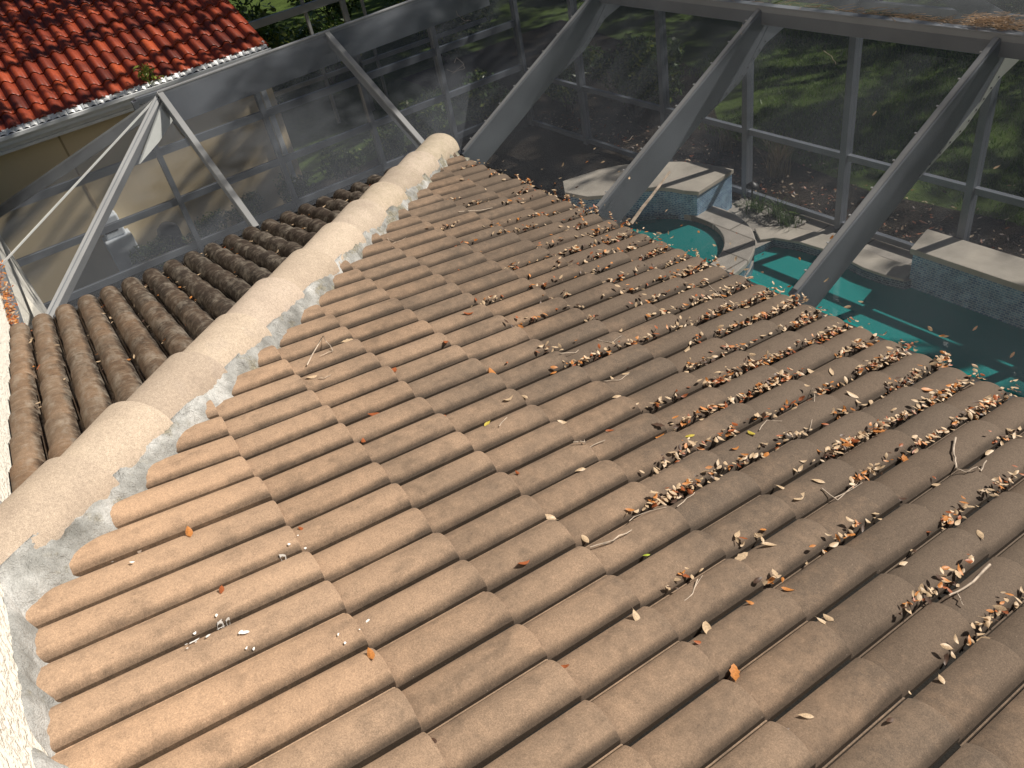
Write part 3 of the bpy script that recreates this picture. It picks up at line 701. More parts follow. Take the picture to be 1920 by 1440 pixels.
mb.build('eave_closure', M['white'], nb, smooth=False)
mb = MB(); mb.box((-11.745, 3.02, -3.15), (-11.68, 3.10, -1.15)); mb.bar((EX + .03, 3.06, -.95), (-11.71, 3.06, -1.17), .075, .06); mb.build('downspout', M['white'], nb, smooth=False)
# things at the foot of that wall
cb = thing('utility_cabinet', (-11.75, .15, G), 'white metal equipment cabinet against the beige wall next door', 'cabinet')
mb = MB(); mb.box((-11.745, -.06, G), (-11.40, .34, -2.62)); o = mb.build('lower_box', M['whitep'], cb, smooth=False); bevel(o, .02, 2)
mb = MB(); mb.box((-11.74, -.02, -2.62), (-11.50, .28, -2.28)); o = mb.build('upper_box', M['whitep'], cb, smooth=False); bevel(o, .03, 3)
mb = MB(); mb.box((-11.50, .0, -2.52), (-11.495, .2, -2.42)); mb.build('vent', M['blackp'], cb, smooth=False)
fp = thing('pump_housing', (-11.42, .83, G), 'black domed equipment housing on the ground by the beige wall', 'pump')
mb = MB(); mb.tube([(-11.42, .83, G), (-11.42, .83, -2.80), (-11.42, .83, -2.72), (-11.42, .83, -2.66)], [.17, .17, .15, .07], 14); mb.build('body', M['blackp'], fp)
mb = MB(); mb.box((-11.26, .74, -3.1), (-11.22, .92, -2.86)); mb.build('front_panel', M['blackp'], fp, smooth=False)
# second neighbour's enclosure far behind
fc = thing('screen_frame', (-15, 5, G), 'far grey screen frame with pale posts behind the red roofed house', 'pool cage')
mb = MB(); mb.bar((-14.4, 3.3, -.98), (-14.9, 9.0, -1.0), .10, .13); mb.build('top_beam', M['alul'], fc, smooth=False)
for y, wd in ((5.12, .05), (5.9, .10), (6.3, .04), (7.6, .05)):
    mb = MB(); mb.box((-14.62, y - wd / 2, G), (-14.54, y + wd / 2, -1.05 if y != 5.12 else .2)); mb.build('post', M['alul'], fc, smooth=False)
mb = MB(); mb.box((-14.60, 3.6, -2.3), (-14.54, 9, -2.22)); mb.build('rail', M['alul'], fc, smooth=False)
# ------------------------------------------------------------------ vegetation
def rand_dir(rg):
    z = rg.uniform(-1, 1); a = rg.uniform(0, 6.2832); r_ = math.sqrt(1 - z * z); return Vector((r_ * math.cos(a), r_ * math.sin(a), z))
def leaf_cloud(mb, centres, n, size, rg, flat=.5, mi=None):
    """n small leaf-shaped faces scattered through ellipsoid clumps (centre, radii)"""
    wts = [c[1].x * c[1].y * c[1].z for c in centres]; tot = sum(wts)
    for (c, r_), w_ in zip(centres, wts):
        for _ in range(int(n * w_ / tot)):
            d = rand_dir(rg) * (rg.random() ** .45); p = Vector((c.x + d.x * r_.x, c.y + d.y * r_.y, c.z + d.z * r_.z))
            nrm = (rand_dir(rg) + Vector((0, 0, flat)) + d * .5).normalized(); a = nrm.orthogonal().normalized()
            a = (Matrix.Rotation(rg.uniform(0, 6.28), 3, nrm) @ a); b = nrm.cross(a); s = size * rg.uniform(.6, 1.35)
            mb.add([p - a * s, p - a * s * .2 + b * s * .42, p + a * s, p - a * s * .2 - b * s * .42], [(0, 1, 2, 3)], mi=(mi if mi is not None else (1 if rg.random() < .22 else 0)))
def branch(mb, p, q, r0, r1, rg, wob=.08, n=6):
    p, q = Vector(p), Vector(q); L = (q - p).length
    pts = [p.lerp(q, k / n) + rand_dir(rg) * (wob * L * math.sin(math.pi * k / n)) for k in range(n + 1)]
    mb.tube(pts, [r0 + (r1 - r0) * k / n for k in range(n + 1)], 8); return pts
def oak(base, trunk_h, clumps, n, size, label, seed, sprays=()):
    rg = random.Random(seed); t = thing('oak_tree', base, label, 'tree', 'oak trees shading the garden')
    mb = MB(); top = Vector(base) + Vector((0, 0, trunk_h)); branch(mb, base, top, .34, .22, rg, .03)
    for c, r_ in clumps:
        q = c - Vector((0, 0, r_.z * .4)); pts = branch(mb, top, q, .15, .04, rg, .06)
        for _ in range(3):
            e = c + Vector((rg.uniform(-.7, .7) * r_.x, rg.uniform(-.7, .7) * r_.y, rg.uniform(-.2, .5) * r_.z)); branch(mb, pts[rg.randint(3, 6)], e, .05, .015, rg, .08, 4)
    mb.build('trunk', M['bark'], t)
    mb = MB(); leaf_cloud(mb, clumps, n, size, rg, .9, 0)
    if sprays: leaf_cloud(mb, sprays, 210 * len(sprays), .055, rg, .9, 0)
    mb.build('crown', M['canopy'], t, smooth=False)
V = Vector
def clumps(boxes, rg, rad=(1.0, 1.9)):
    out = []
    for (x0, x1, y0, y1, z0, z1, n) in boxes:
        for _ in range(n):
            r_ = rg.uniform(*rad); out.append((V((rg.uniform(x0, x1), rg.uniform(y0, y1), rg.uniform(z0, z1))), V((r_, r_, r_ * .45))))
    out = [q for k, q in enumerate(out) if not (-4.2 < q[0].x < 1.8 and 19.5 < q[0].y < 24.5 and k % 3)]
    out = [q for k, q in enumerate(out) if not (-3.5 < q[0].x < 5.5 and 17 < q[0].y < 22.3 and k % 5)]
    return [q for k, q in enumerate(out) if not (-11.4 < q[0].x < -7.4 and 7.6 < q[0].y < 13.4 and k % 8) and not (-3.2 < q[0].x < 5.0 and 13.6 < q[0].y < 18.4 and k % 6)]
rg = random.Random(21)
oak((3.5, 16.5, G), 6.0, clumps([(-4.5, 8, 12.9, 20.5, 5.4, 6.5, 32)], rg), 8200, .16, 'big oak tree standing behind the pool beyond the screen', 1,
    [(V((x + rg.uniform(-.3, .3), 10.25 + rg.uniform(-.12, .22), 5.7 + rg.uniform(-.08, .08))), V((rg.uniform(.35, .7), rg.uniform(.14, .26), .10))) for x in np.arange(-5.0, 6.0, .62)]
    + [(V((rg.uniform(-4.7, -3.2), rg.uniform(8.6, 11.4), rg.uniform(6.4, 7.2))), V((.45, .55, .12))) for _ in range(9)])
oak((-12.5, 17.0, G), 6.5, clumps([(-15.5, -6.3, 4.5, 15, 6.0, 8, 32), (-21, -11, 15, 23, 7, 9.5, 26), (-7.5, -4, 13.5, 18.5, 5.6, 6.6, 6)], rg), 10000, .16, 'tall oak tree spreading over the red roofed house', 2)
oak((-22.0, 15.0, G), 6.0, clumps([(-25, -12.5, 13, 26, 6, 9, 34)], rg, (1.4, 2.4)), 13000, .22, 'dense oak tree farthest to the left behind the red roof', 4)
oak((-4.0, 23.0, G), 6.5, clumps([(-12, 7, 20, 31, 7, 10, 46)], rg, (1.4, 2.4)), 6000, .2, 'farthest oak tree at the back of the lawn', 3)

def bush(base, rx, ry, h, n, size, label, seed, yellow=.25, group=None):
    rg = random.Random(seed); t = thing('leafy_shrub', base, label, 'shrub', group)
    b = V(base); cl = []
    for _ in range(9):
        a = rg.uniform(0, 6.28); q = rg.uniform(.1, .62); r_ = rg.uniform(.34, .5)
        cl.append((b + V((rx * q * math.cos(a), ry * q * math.sin(a), h * rg.uniform(.3, .78))), V((rx * r_, ry * r_, h * rg.uniform(.22, .3)))))
    mb = MB()
    for k in range(7): branch(mb, b + V((rg.uniform(-.1, .1), rg.uniform(-.1, .1), 0)), cl[k][0], .02, .006, rg, .1, 4)
    mb.build('stems', M['bark'], t)
    mb = MB(); leaf_cloud(mb, cl, n, size, rg, .6); mb.build('foliage', [M['hedge'], M['hedgey']], t, smooth=False)
bush((-11.7, 5.55, G), .62, .7, .95, 2200, .05, 'small rounded green shrub nearest the hip end of the ridge', 11)
bush((-11.5, 6.75, G), .75, .75, 1.05, 2600, .05, 'middle green shrub between the small rounded one and the tall one', 12)
bush((-10.6, 8.1, G), .85, .75, 1.05, 3200, .05, 'broad dark green shrub leaning against the tall bright shrub', 13)
bush((-9.2, 8.45, G), .95, .95, 1.35, 4800, .05, 'tallest shrub with sunlit yellow-green leaves beyond the screen', 14)
for k, (y, h, lb) in enumerate(((.55, .42, 'low dark plant beside the black equipment housing'), (1.35, .5, 'low dark plant right of the black equipment housing'), (2.1, .55, 'bushy low plant left of the white downspout'), (2.95, .62, 'low plant at the foot of the white downspout'), (3.8, .75, 'taller low plant right of the white downspout'), (4.7, .8, 'dark low plant past the corner of the beige wall'))):
    bush((-11.32 + .1 * (k % 2), y, G), .38, .5, h, 900, .038, lb, 30 + k, group='low plants along the beige wall')
for k, (x, y) in enumerate(((-16.5, 4.2), (-17.5, 6.3), (-16.0, 8.6), (-18.5, 9.8), (-20.5, 5.0), (-21, 8.0), (-19.5, 12))):
    bush((x, y, G), 1.5, 1.4, 2.3 if k != 1 else 1.4, 2400, .08, 'dark shrub growing behind the far screen frame', 80 + k, group='dark shrubs behind the far screen frame')
rg = random.Random(5)
for k in range(9):
    x = -17 + k * 2.6; lb = ['dark hedge shrub at the far end of the lawn behind the house next door', 'dark hedge shrub', '', '', '', '', '', '', ''][k]
    bush((x, 14.6 + .25 * x * 0 + rg.uniform(-.4, .4), G), 1.6, 1.1, 2.3, 2600, .075, 'dark shrub of the hedge closing the far side of the lawn', 60 + k, group='hedge shrubs closing the lawn')
def tuft(base, h, n, m_, label, name, cat, seed, spread=.5):
    rg = random.Random(seed); mb = MB(); b = V(base)
    for _ in range(n):
        a = rg.uniform(0, 6.28); L = h * rg.uniform(.6, 1.2); o = V((rg.gauss(0, .05), rg.gauss(0, .05), 0)); d = V((math.cos(a), math.sin(a), 0)); wd = d.cross(V((0, 0, 1))) * .007
        sp = spread * rg.uniform(.3, 1.1); pts = [b + o + d * (L * sp * f * f) + V((0, 0, L * (f - .42 * sp * f * f))) for f in (0, .33, .66, 1)]
        for p0, p1, w0, w1 in zip(pts, pts[1:], (1, .85, .5), (.85, .5, .05)): mb.add([p0 - wd * w0, p0 + wd * w0, p1 + wd * w1, p1 - wd * w1], [(0, 1, 2, 3)])
    o = mb.build(name, M[m_], None, smooth=False); return tag(o, label, cat)
tuft((-5.75, 7.95, G), .62, 150, 'drygrass', 'dry ornamental grass clump just outside the garden screen', 'ornamental_grass', 'grass clump', 3)
tuft((-7.0, 8.25, G), .35, 60, 'drygrass', 'small thin dry grass clump behind the feature wall', 'ornamental_grass', 'grass clump', 4)
for k, (x, y, h, lb) in enumerate(((-5.28, 6.98, .26, 'dark spiky plant next to the path light'), (-4.98, 7.0, .30, 'middle spiky green plant on the rock bed'), (-4.72, 6.93, .24, 'spiky green plant at the paved end of the rock bed'))):
    tuft((x, y, G), h, 90, 'hedge', lb, 'spiky_plant', 'plant', 8 + k, .8)
pl = thing('path_light', (-5.42, 7.06, G), 'small black mushroom path light on the rock bed', 'garden light')
mb = MB(); mb.tube([(-5.42, 7.06, G), (-5.42, 7.06, G + .30)], .012, 8); mb.build('stake', M['blackp'], pl)
mb = MB(); mb.tube([(-5.42, 7.06, G + .29), (-5.42, 7.06, G + .31), (-5.42, 7.06, G + .36)], [.085, .08, .015], 14); mb.build('cap', M['blackp'], pl)
rg = random.Random(6); mb = MB()
for _ in range(420):
    x = rg.uniform(-5.65, -4.6); y0 = 6.72 + max(0, (-5.0 - x)) * .35; y = rg.uniform(y0 + .05, 7.18); r_ = rg.uniform(.014, .036)
    p = V((x, y, G + r_ * .4)); ax = rand_dir(rg); n_ = ax.orthogonal().normalized(); vs = [p + V((rg.uniform(.7, 1.2) * r_ * math.cos(a), rg.uniform(.7, 1.2) * r_ * math.sin(a), r_ * z)) for z, m_ in ((-.3, 1), (.3, 1)) for a in (0, 1.05, 2.1, 3.14, 4.2, 5.2)] + [p + V((0, 0, r_ * .75))]
    mb.add(vs, [(i, (i + 1) % 6, 6 + (i + 1) % 6, 6 + i) for i in range(6)] + [(6 + i, 6 + (i + 1) % 6, 12) for i in range(6)])
tag(mb.build('river_rocks', M['rock']), 'grey river rocks covering the bed beside the spa', kind='stuff')
# lawn and litter: nobody could count these
rg = random.Random(9); mb = MB()
for _ in range(17000):
    x, y = rg.uniform(-10.5, .5), rg.uniform(8.25, 13.6)
    if y < 8.6 + .5 * fbm(x * .8, 3.1) or (x < -8 and y < 10.4 - .8 * (-8 - x) * 0): continue
    h = rg.uniform(.04, .10); a = rg.uniform(0, 6.28); wd = V((math.cos(a), math.sin(a), 0)) * .009; t_ = V((rg.gauss(0, .03), rg.gauss(0, .03), h)); p = V((x, y, G - .04))
    mb.add([p - wd, p + wd, p + t_], [(0, 1, 2)])
tag(mb.build('lawn_grass', M['grass'], smooth=False), 'green lawn grass striped by sun and shade', kind='stuff')

# ------------------------------------------------------------------ dry leaves
LEAF_MESH = {}
def leaf_mesh(kind, var):
    key = (kind, var)
    if key in LEAF_MESH: return LEAF_MESH[key]
    rg = random.Random(hash(var) * 7 + 13); c1 = rg.uniform(-.6, .6); c2 = rg.uniform(.2, 1.7) * rg.choice((-1, 1)); tw_ = rg.uniform(-.6, .6); wd = rg.uniform(.17, .25); skew = rg.uniform(.75, 1.15)
    me_v, me_f = [], []; nl, nw = 7, 4
    for a in range(nl + 1):
        f = a / nl; prof_ = wd * (math.sin(math.pi * f ** skew) ** .8 if 0 < f < 1 else 0) * (1 + (.16 * (-1) ** a if var == 5 else 0))
        for b in range(nw + 1):
            y = prof_ * (b / nw * 2 - 1); ang = tw_ * (f - .5); z = c1 * (f - .5) ** 2 + c2 * y * y
            me_v.append((f - .5, y * math.cos(ang) - z * math.sin(ang) * .3, z + y * math.sin(ang)))
    me_f = [(a * (nw + 1) + b, (a + 1) * (nw + 1) + b, (a + 1) * (nw + 1) + b + 1, a * (nw + 1) + b + 1) for a in range(nl) for b in range(nw)]
    o = len(me_v); me_v += [(-.5, -.008, me_v[0][2]), (-.5, .008, me_v[0][2]), (-.66, 0, me_v[0][2] + .05 * c1)]; me_f.append((o, o + 1, o + 2))
    zc = sum(v[2] for v in me_v) / len(me_v); me_v = [(x, y, z - zc) for x, y, z in me_v]
    mb = MB(); mb.add(me_v, me_f); me = mb.mesh('fallen_leaf', M['leaf_' + kind], True, 180); LEAF_MESH[key] = me; return me
leaves = []      # (matrix, kind, var, length, zone, special label)
def frame(nrm, ang, tilt, tdir):
    nrm = (nrm + V((math.cos(tdir), math.sin(tdir), 0)) * tilt).normalized(); a = nrm.orthogonal().normalized(); a = Matrix.Rotation(ang, 3, nrm) @ a; b = nrm.cross(a)
    return Matrix((a, b, nrm)).transposed().to_4x4()
NRM_R = V((0, ST, CT)); NRM_L = V((-ST, 0, CT))
KW = {'t': 'pale tan', 'o': 'orange', 'r': 'rust-red', 'b': 'dark brown', 'y': 'yellow', 'g': 'lime green'}
def put(P, nrm, kind, L, zone, rg, tilt=.35, var=None, label=None, ang=None):
    mt = Matrix.Translation(P) @ frame(nrm, rg.uniform(0, 6.28) if ang is None else ang, rg.uniform(0, tilt), rg.uniform(0, 6.28)) @ Matrix.Scale(L, 4)
    leaves.append((mt, kind, rg.randint(0, 8) if var is None else var, L, zone, label))
def pick(rg):
    q = rg.random(); return 't' if q < .54 else 'o' if q < .73 else 'r' if q < .86 else 'b'
def zone_of(u, v):
    if v > 1.75: return 'eave'
    if v > .9: return 'mid'
    return 'low' if u > -.3 else 'high'
rg = random.Random(77)
CL = [(-1.649,2.344,8),(-1.638,2.43,8),(-1.435,2.263,10),(-1.325,2.204,6),(-1.311,2.082,9),(-1.306,2.306,8),(-1.159,2.308,14),(-1.159,2.391,10),(-1.155,2.47,12),(-1.034,2.494,16),(-1.01,2.38,14),(-1.161,2.043,14),(-1.014,2.154,14),(-1.011,1.948,8),(-0.993,2.249,10),(-0.856,1.911,9),(-0.871,1.676,10),(-0.856,1.573,7),(-0.735,1.754,14),(-0.71,1.853,12),(-0.679,1.926,10),(-0.689,2.038,10),(-0.704,2.264,16),(-0.696,2.376,14),(-0.696,2.447,10),(-0.862,2.305,14),(-0.833,2.379,10),(-0.842,2.474,8),(-0.531,2.3,12),(-0.512,2.395,12),(-0.402,2.248,14),(-0.381,2.314,14),(-0.389,2.42,14),(-0.386,2.487,10),(-0.233,2.221,12),(-0.208,2.315,12),(-0.25,2.536,12),(-0.24,2.577,10),(-0.088,2.2,12),(-0.073,2.323,14),(-0.072,2.459,12),(0.085,2.237,16),(0.088,2.313,18),(0.088,2.409,18),(-0.063,1.947,14),(-0.076,1.879,10),(-0.049,2.059,8),(-0.38,1.867,8),(-0.473,1.889,4),(-0.708,1.597,16),(-0.744,1.569,8),(-0.633,1.684,3),(-0.546,1.653,6),(-0.55,1.726,8),(-0.563,1.837,12),(-0.528,1.865,8),(-0.537,1.534,6),(-0.551,1.344,12),(-0.531,1.253,8),(-0.384,1.663,3),(-0.364,1.549,8),(-0.222,1.527,8),(-0.07,1.587,14),(-0.069,1.651,14),(-0.06,1.683,10),(-0.231,1.818,8),(0.09,1.861,12),(0.1,1.966,8),(0.245,2.181,10),(0.097,1.536,14),(0.416,1.913,16),(-0.205,1.281,6),(-0.213,1.21,5),(-0.197,0.934,14),(-0.205,0.885,12),(-0.39,1.111,8),(-0.234,1.406,4),(-0.381,1.359,4),(-0.363,1.279,4),(0.415,1.548,16),(0.271,1.195,12),(0.573,1.204,22),(0.737,1.222,20),(0.29,0.825,5),(0.114,0.916,4),(0.119,0.612,5),(-1.153,1.257,14),(-1.149,1.2,8),(-1.296,1.191,6),(-1.898,1.208,7),(-1.597,1.264,7),(-1.593,1.164,3),(-1.742,1.559,6),(-1.593,1.512,4),(-1.599,1.894,8),(-1.445,1.917,9),(-1.147,1.547,12),(-0.679,1.248,9),(-0.378,1.007,12),(-0.225,0.839,12),(-0.219,0.775,7),(-2.048,1.571,9),(-2.341,1.553,7),(-1.943,1.947,9),(-1.783,1.967,7),(-1.644,2.214,10),(-2.075,2.068,8),(-2.067,1.862,7),(-1.774,2.255,9),(-1.442,1.516,5),(-1.3,1.869,8),(-4.138,2.466,7),(-3.881,2.224,3),(-3.716,2.574,6),(-3.47,1.916,6),(-3.341,1.981,8),(-3.551,2.572,6),(-3.384,2.421,7),(-3.234,2.27,7),(-2.977,2.242,8),(-2.871,2.281,8),(-3.063,2.613,8),(-2.988,1.914,7),(-3.016,1.614,7),(-3.14,1.555,5),(-2.786,1.851,8),(-2.685,2.002,7),(-2.494,1.946,8),(-2.674,2.309,9),(-2.704,2.454,9),(-2.44,2.298,9),(-2.364,2.412,12),(-2.283,2.43,12),(-2.091,2.322,9),(-2.224,2.235,9),(-2.225,2.027,9),(-2.348,1.891,8),(-2.679,1.555,5),(-2.012,2.393,10),(-1.895,2.413,12),(-2.075,2.54,8),(-1.851,2.479,10),(-1.837,2.576,8),(-2.383,2.689,6),(-2.52,2.671,6),(-2.745,2.628,10),(-2.874,2.64,10),(-3.104,2.728,8),(-3.269,2.709,7),(-3.495,2.73,6),(-3.835,2.471,4),(-1.594,2.567,10),(-1.41,2.497,8),(-1.18,2.161,8),(-1.121,1.815,8),(-0.998,1.798,6)]
SG = [(0.288,0.462,'r'),(0.112,0.825,'t'),(0.135,0.93,'t'),(0.294,0.827,'o'),(0.432,0.84,'t'),(0.434,0.815,'t'),(0.424,1.233,'t'),(0.492,1.549,'t'),(-1.128,0.447,'r'),(-1.307,0.219,'r'),(-1.163,0.103,'r'),(-1.06,0.716,'t'),(-1.065,0.801,'t'),(-0.83,1.111,'t'),(-0.57,1.101,'b'),(-1.658,0.764,'r'),(-1.569,0.443,'r'),(-1.854,1.01,'r'),(-1.929,0.382,'t'),(-1.714,0.117,'t'),(-0.543,0.687,'t'),(-0.814,0.822,'t'),(-0.217,1.333,'o'),(-0.324,1.366,'y'),(-0.053,1.225,'t'),(0.099,1.74,'o'),(0.252,2.059,'t'),(-0.452,2.034,'t'),(-0.529,2.005,'t'),(-0.287,1.956,'t'),(-0.227,2.006,'t'),(-0.134,2.26,'o'),(-0.209,1.05,'t'),(-0.297,1.245,'o'),(-0.537,1.084,'o'),(-0.459,1.166,'y'),(-0.976,1.213,'t'),(-0.961,1.277,'t'),(-0.97,1.664,'t'),(-1.331,0.813,'o'),(-0.395,0.43,'t'),(-0.251,0.228,'r'),(0.13,0.358,'t'),(-0.169,-0.339,'o'),(-0.239,0.468,'t'),(0.042,0.883,'t'),(0.325,1.496,'t'),(0.22,1.52,'b'),(0.25,1.702,'t'),(0.029,1.211,'t'),(0.017,1.329,'t')]
MS = [(-0.789,2.376),(-0.751,2.409),(-0.654,2.431),(-0.479,2.545),(-0.441,2.495),(-0.425,2.584),(-0.414,2.662),(-0.329,2.655),(-0.83,2.61),(-0.789,2.657),(-1.196,2.561),(-1.247,2.557),(-1.246,2.744),(-1.95,2.68),(-2.095,2.593),(-2.28,2.729),(-1.924,2.538),(-0.587,2.498),(-0.292,2.586),(-0.578,2.562),(-0.244,2.735),(-0.04,2.687),(-0.139,2.586),(-1.783,2.643),(-2.754,2.835),(-3.251,2.945),(-3.223,2.839),(-3.422,2.764),(-3.083,2.876),(-2.882,2.851),(-3.344,2.67),(-1.028,2.692),(-1.485,2.588),(-1.386,2.607),(-1.594,2.619),(-1.171,2.906),(-1.472,3.623),(-0.664,3.483)]
NAMED = [(0.26, 0.518, 't', 0.074, 'largest pale tan leaf resting flat on a lower tile', 2), (0.41, 0.468, 'o', 0.062, 'toothed orange and white oak leaf on a lower tile', 5), (-0.969, -0.61, 'o', 0.052, 'bright orange curled leaf in a groove near the white wall', 1), (-0.649, -0.601, 'r', 0.034, 'rust-red leaf standing upright in a groove near the wall', 3), (-0.796, -0.293, 'r', 0.036, 'rust-red leaf tucked under a tile edge near the wall', 4), (-0.979, 0.559, 'y', 0.046, 'yellow-green leaf on a short stem in the middle rows', 2), (-0.067, 0.582, 'g', 0.026, 'small lime green leaf on a middle tile', 0), (0.614, 0.504, 't', 0.04, 'pale tan leaf standing on a tile in the lower right', 4), (0.743, 0.906, 't', 0.034, 'slim pale leaf right of the big dark shadow groove', 0), (0.141, -0.316, 'b', 0.034, 'curled brown leaf at a tile corner along the bottom edge', 6), (0.138, 0.089, 'r', 0.032, 'rust-red leaf at a tile corner in the lower middle', 1), (0.609, 0.428, 'b', 0.036, 'brown and white leaf at a tile corner in the lower right', 3), (-0.663, 0.932, 'r', 0.036, 'rust-orange leaf at the end of a pale twig', 2), (-0.644, 0.475, 'r', 0.028, 'rust-red leaf beside a dark crumb in the middle rows', 1), (0.274, 0.682, 'o', 0.03, 'small slim orange leaf on a lower right tile', 0)]
RTW = [([[(-1.828, 0.137), (-2.01, 0.295), (-1.854, 0.279)], [(-1.849, 0.212), (-1.853, 0.271)]], 'angled twig propped like an A on the upper tiles', 0.003, 0.012), ([[(-0.655, 0.742), (-0.626, 0.772), (-0.621, 0.786), (-0.611, 0.864)], [(-0.623, 0.777), (-0.637, 0.78)]], 'pale twig with a forked tip in the middle of the slope', 0.003, 0.006), ([[(0.142, 2.0), (0.184, 1.916), (0.217, 1.873), (0.264, 1.807), (0.288, 1.808), (0.309, 1.844), (0.304, 1.895), (0.29, 1.951)]], 'large bleached U-shaped branch near the far right eave tiles', 0.0042, 0.012), ([[(0.59, 1.417), (0.598, 1.314), (0.592, 1.237), (0.588, 1.2)], [(0.588, 1.243), (0.623, 1.206), (0.635, 1.196)]], 'pale stem ending in a seed cluster above a leaf clump', 0.0042, 0.012), ([[(-0.185, 0.446), (-0.16, 0.519), (-0.159, 0.598)], [(-0.167, 0.48), (-0.16, 0.519)]], 'straight white twig pointing out of a leaf pocket', 0.003, 0.012), ([[(-0.979, 1.158), (-0.933, 1.21), (-0.95, 1.286)]], 'short pale twig beside two upright leaves', 0.0018, 0.006), ([[(-3.232, 1.783), (-3.218, 1.944), (-3.22, 2.045)]], 'long pale stick lying across tiles near the hip end', 0.003, 0.006), ([[(-0.408, 1.845), (-0.346, 1.782), (-0.226, 1.6)]], 'thin curved vine stem hanging down from the leaf litter', 0.0018, 0.006), ([[(0.048, 1.308), (0.079, 1.317), (0.11, 1.32)], [(0.108, 1.397), (0.092, 1.456), (0.068, 1.523)], [(0.096, 1.433), (0.107, 1.461)]], 'forked twig sticking out of a leaf clump near the eave', 0.003, 0.006), ([[(-1.237, 1.122), (-1.237, 1.214), (-1.251, 1.241)]], 'pale twig lying beside a rust-red leaf in the middle rows', 0.0018, 0.006), ([[(-1.684, 0.136), (-1.676, 0.165), (-1.685, 0.193)]], 'thin twig under the A-shaped twig', 0.0018, 0.006), ([[(-0.176, 0.819), (-0.186, 0.881), (-0.203, 0.937)]], 'thin twig crossing the edge of a leaf pocket', 0.0018, 0.006), ([[(-0.215, 0.636), (-0.221, 0.677), (-0.175, 0.769)]], 'long hair-thin stem on the middle tiles', 0.0018, 0.006), ([[(-1.265, 1.364), (-1.202, 1.409), (-1.222, 1.477)]], 'thin stem in front of a small leaf clump in the middle rows', 0.0018, 0.006), ([[(-3.084, 1.172), (-2.901, 1.116)], [(-3.137, 1.18), (-2.964, 1.184), (-2.987, 1.233)], [(-2.973, 1.17), (-3.02, 1.269)]], 'tangle of dark and pale twigs below the hip end', 0.0018, 0.006), ([[(-0.918, 0.575), (-0.948, 0.634)]], 'short twig attached to a yellow-green leaf', 0.0018, 0.006), ([[(-1.436, 2.293), (-1.329, 2.262), (-1.219, 2.184)]], 'thin twig dangling over the eave near the spa', 0.0018, 0.006), ([[(-0.315, 1.401), (-0.349, 1.487), (-0.326, 1.556)]], 'thin twig looping through leaves near the pool eave', 0.0018, 0.006), ([[(0.112, 0.627), (0.151, 0.565), (0.156, 0.527)], [(0.108, 0.654), (0.127, 0.589)]], 'crossed dry stems with rust leaves on the lower tiles', 0.0018, 0.006)]
MTW = [([[(-6.394, 3.778, 0.066), (-6.291, 3.727, 0.039), (-6.11, 3.686, 0.017), (-5.998, 3.699, 0.024)], [(-6.128, 3.64, -0.007), (-6.048, 3.699, 0.024)]], 'bent twig caught on the screen above the spreading shrub'), ([[(-5.695, 3.26, -0.209), (-5.731, 3.313, -0.18), (-5.568, 3.281, -0.198), (-5.472, 3.238, -0.22)], [(-5.727, 3.183, -0.249), (-5.597, 3.176, -0.253), (-5.47, 3.21, -0.235)], [(-5.595, 3.147, -0.268), (-5.597, 3.176, -0.253)]], 'hooked twig with a side stem caught on the dark screen'), ([[(-2.851, 4.047, 0.209), (-2.818, 3.986, 0.176), (-2.787, 3.972, 0.169)]], 'short curved twig on the second sloped beam'), ([[(-2.088, 3.944, 0.154), (-2.006, 3.917, 0.14), (-1.936, 3.87, 0.115)]], 'zigzag twig draped on the sloped beam nearest the right edge'), ([[(-3.033, 3.044, -0.323), (-2.999, 3.065, -0.312), (-2.993, 3.102, -0.292)]], 'small hooked twig on the screen above the spa wall'), ([[(-6.504, 2.764, -0.471), (-6.142, 2.651, -0.532)], [(-6.354, 2.687, -0.512), (-6.22, 2.678, -0.517)]], 'thin branched twig below the first purlin'), ([[(-5.03, 2.61, -0.553), (-4.94, 2.594, -0.562), (-4.957, 2.644, -0.535)], [(-4.954, 2.59, -0.564), (-4.862, 2.591, -0.563)]], 'tangled twigs on the screen just beyond the ridge end')]
for u, v, n in CL:
    d = (u - .012 + S / 2) % S - S / 2
    upan = u - d - S / 2 if d < -.02 else u - d + S / 2
    upan -= .0
    far = v > 1.0
    ln = .05 + .0065 * n
    for k in range(int(n * 1.9)):
        q = max(-1.6, min(1.6, rg.gauss(0, .62)))
        vv = min(2.58, v + q * ln); uu = upan + rg.gauss(-.012, .0105)
        hw = hR(uu, min(vv, 2.51)); h = max(hw, -.042) + rg.random() ** 1.3 * (.012 + .0022 * n) * (1 - .5 * abs(q) / 1.6) + .004
        put(V(PR(uu, vv, h)), NRM_R, pick(rg), rg.uniform(.017, .040), zone_of(u, v), rg, .75)
for u, v, kd in SG:
    L = rg.uniform(.04, .066); put(V(PR(u, v, max(-.045, hR(u, min(v, 2.5))) + .006)), NRM_R, kd, L, 'lone', rg, .35)
# bits along the whole slope's valleys and the eave
for _ in range(130):
    v = rg.triangular(.1, 2.5, 2.3); i = rg.randint(-24, 5); u = i * S + .012 - S / 2 + rg.gauss(-.008, .014)
    if u < -v * CT - HX + .3: continue
    dens = ss(-.3, 1.9, v + .45 * (u + .6))
    if rg.random() > dens: continue
    put(V(PR(u, v, max(-.045, hR(u, v)) + .005 + rg.random() * .008)), NRM_R, pick(rg), rg.uniform(.012, .034), zone_of(u, v), rg, .6)
for _ in range(230):
    u = rg.uniform(-4.4, 1.2); v = rg.gauss(2.545, .03); put(V((u, v * CT + .01, -v * ST - .075 + rg.random() * .04)), V((0, 0, 1)), pick(rg), rg.uniform(.022, .046), 'eave', rg, .9)
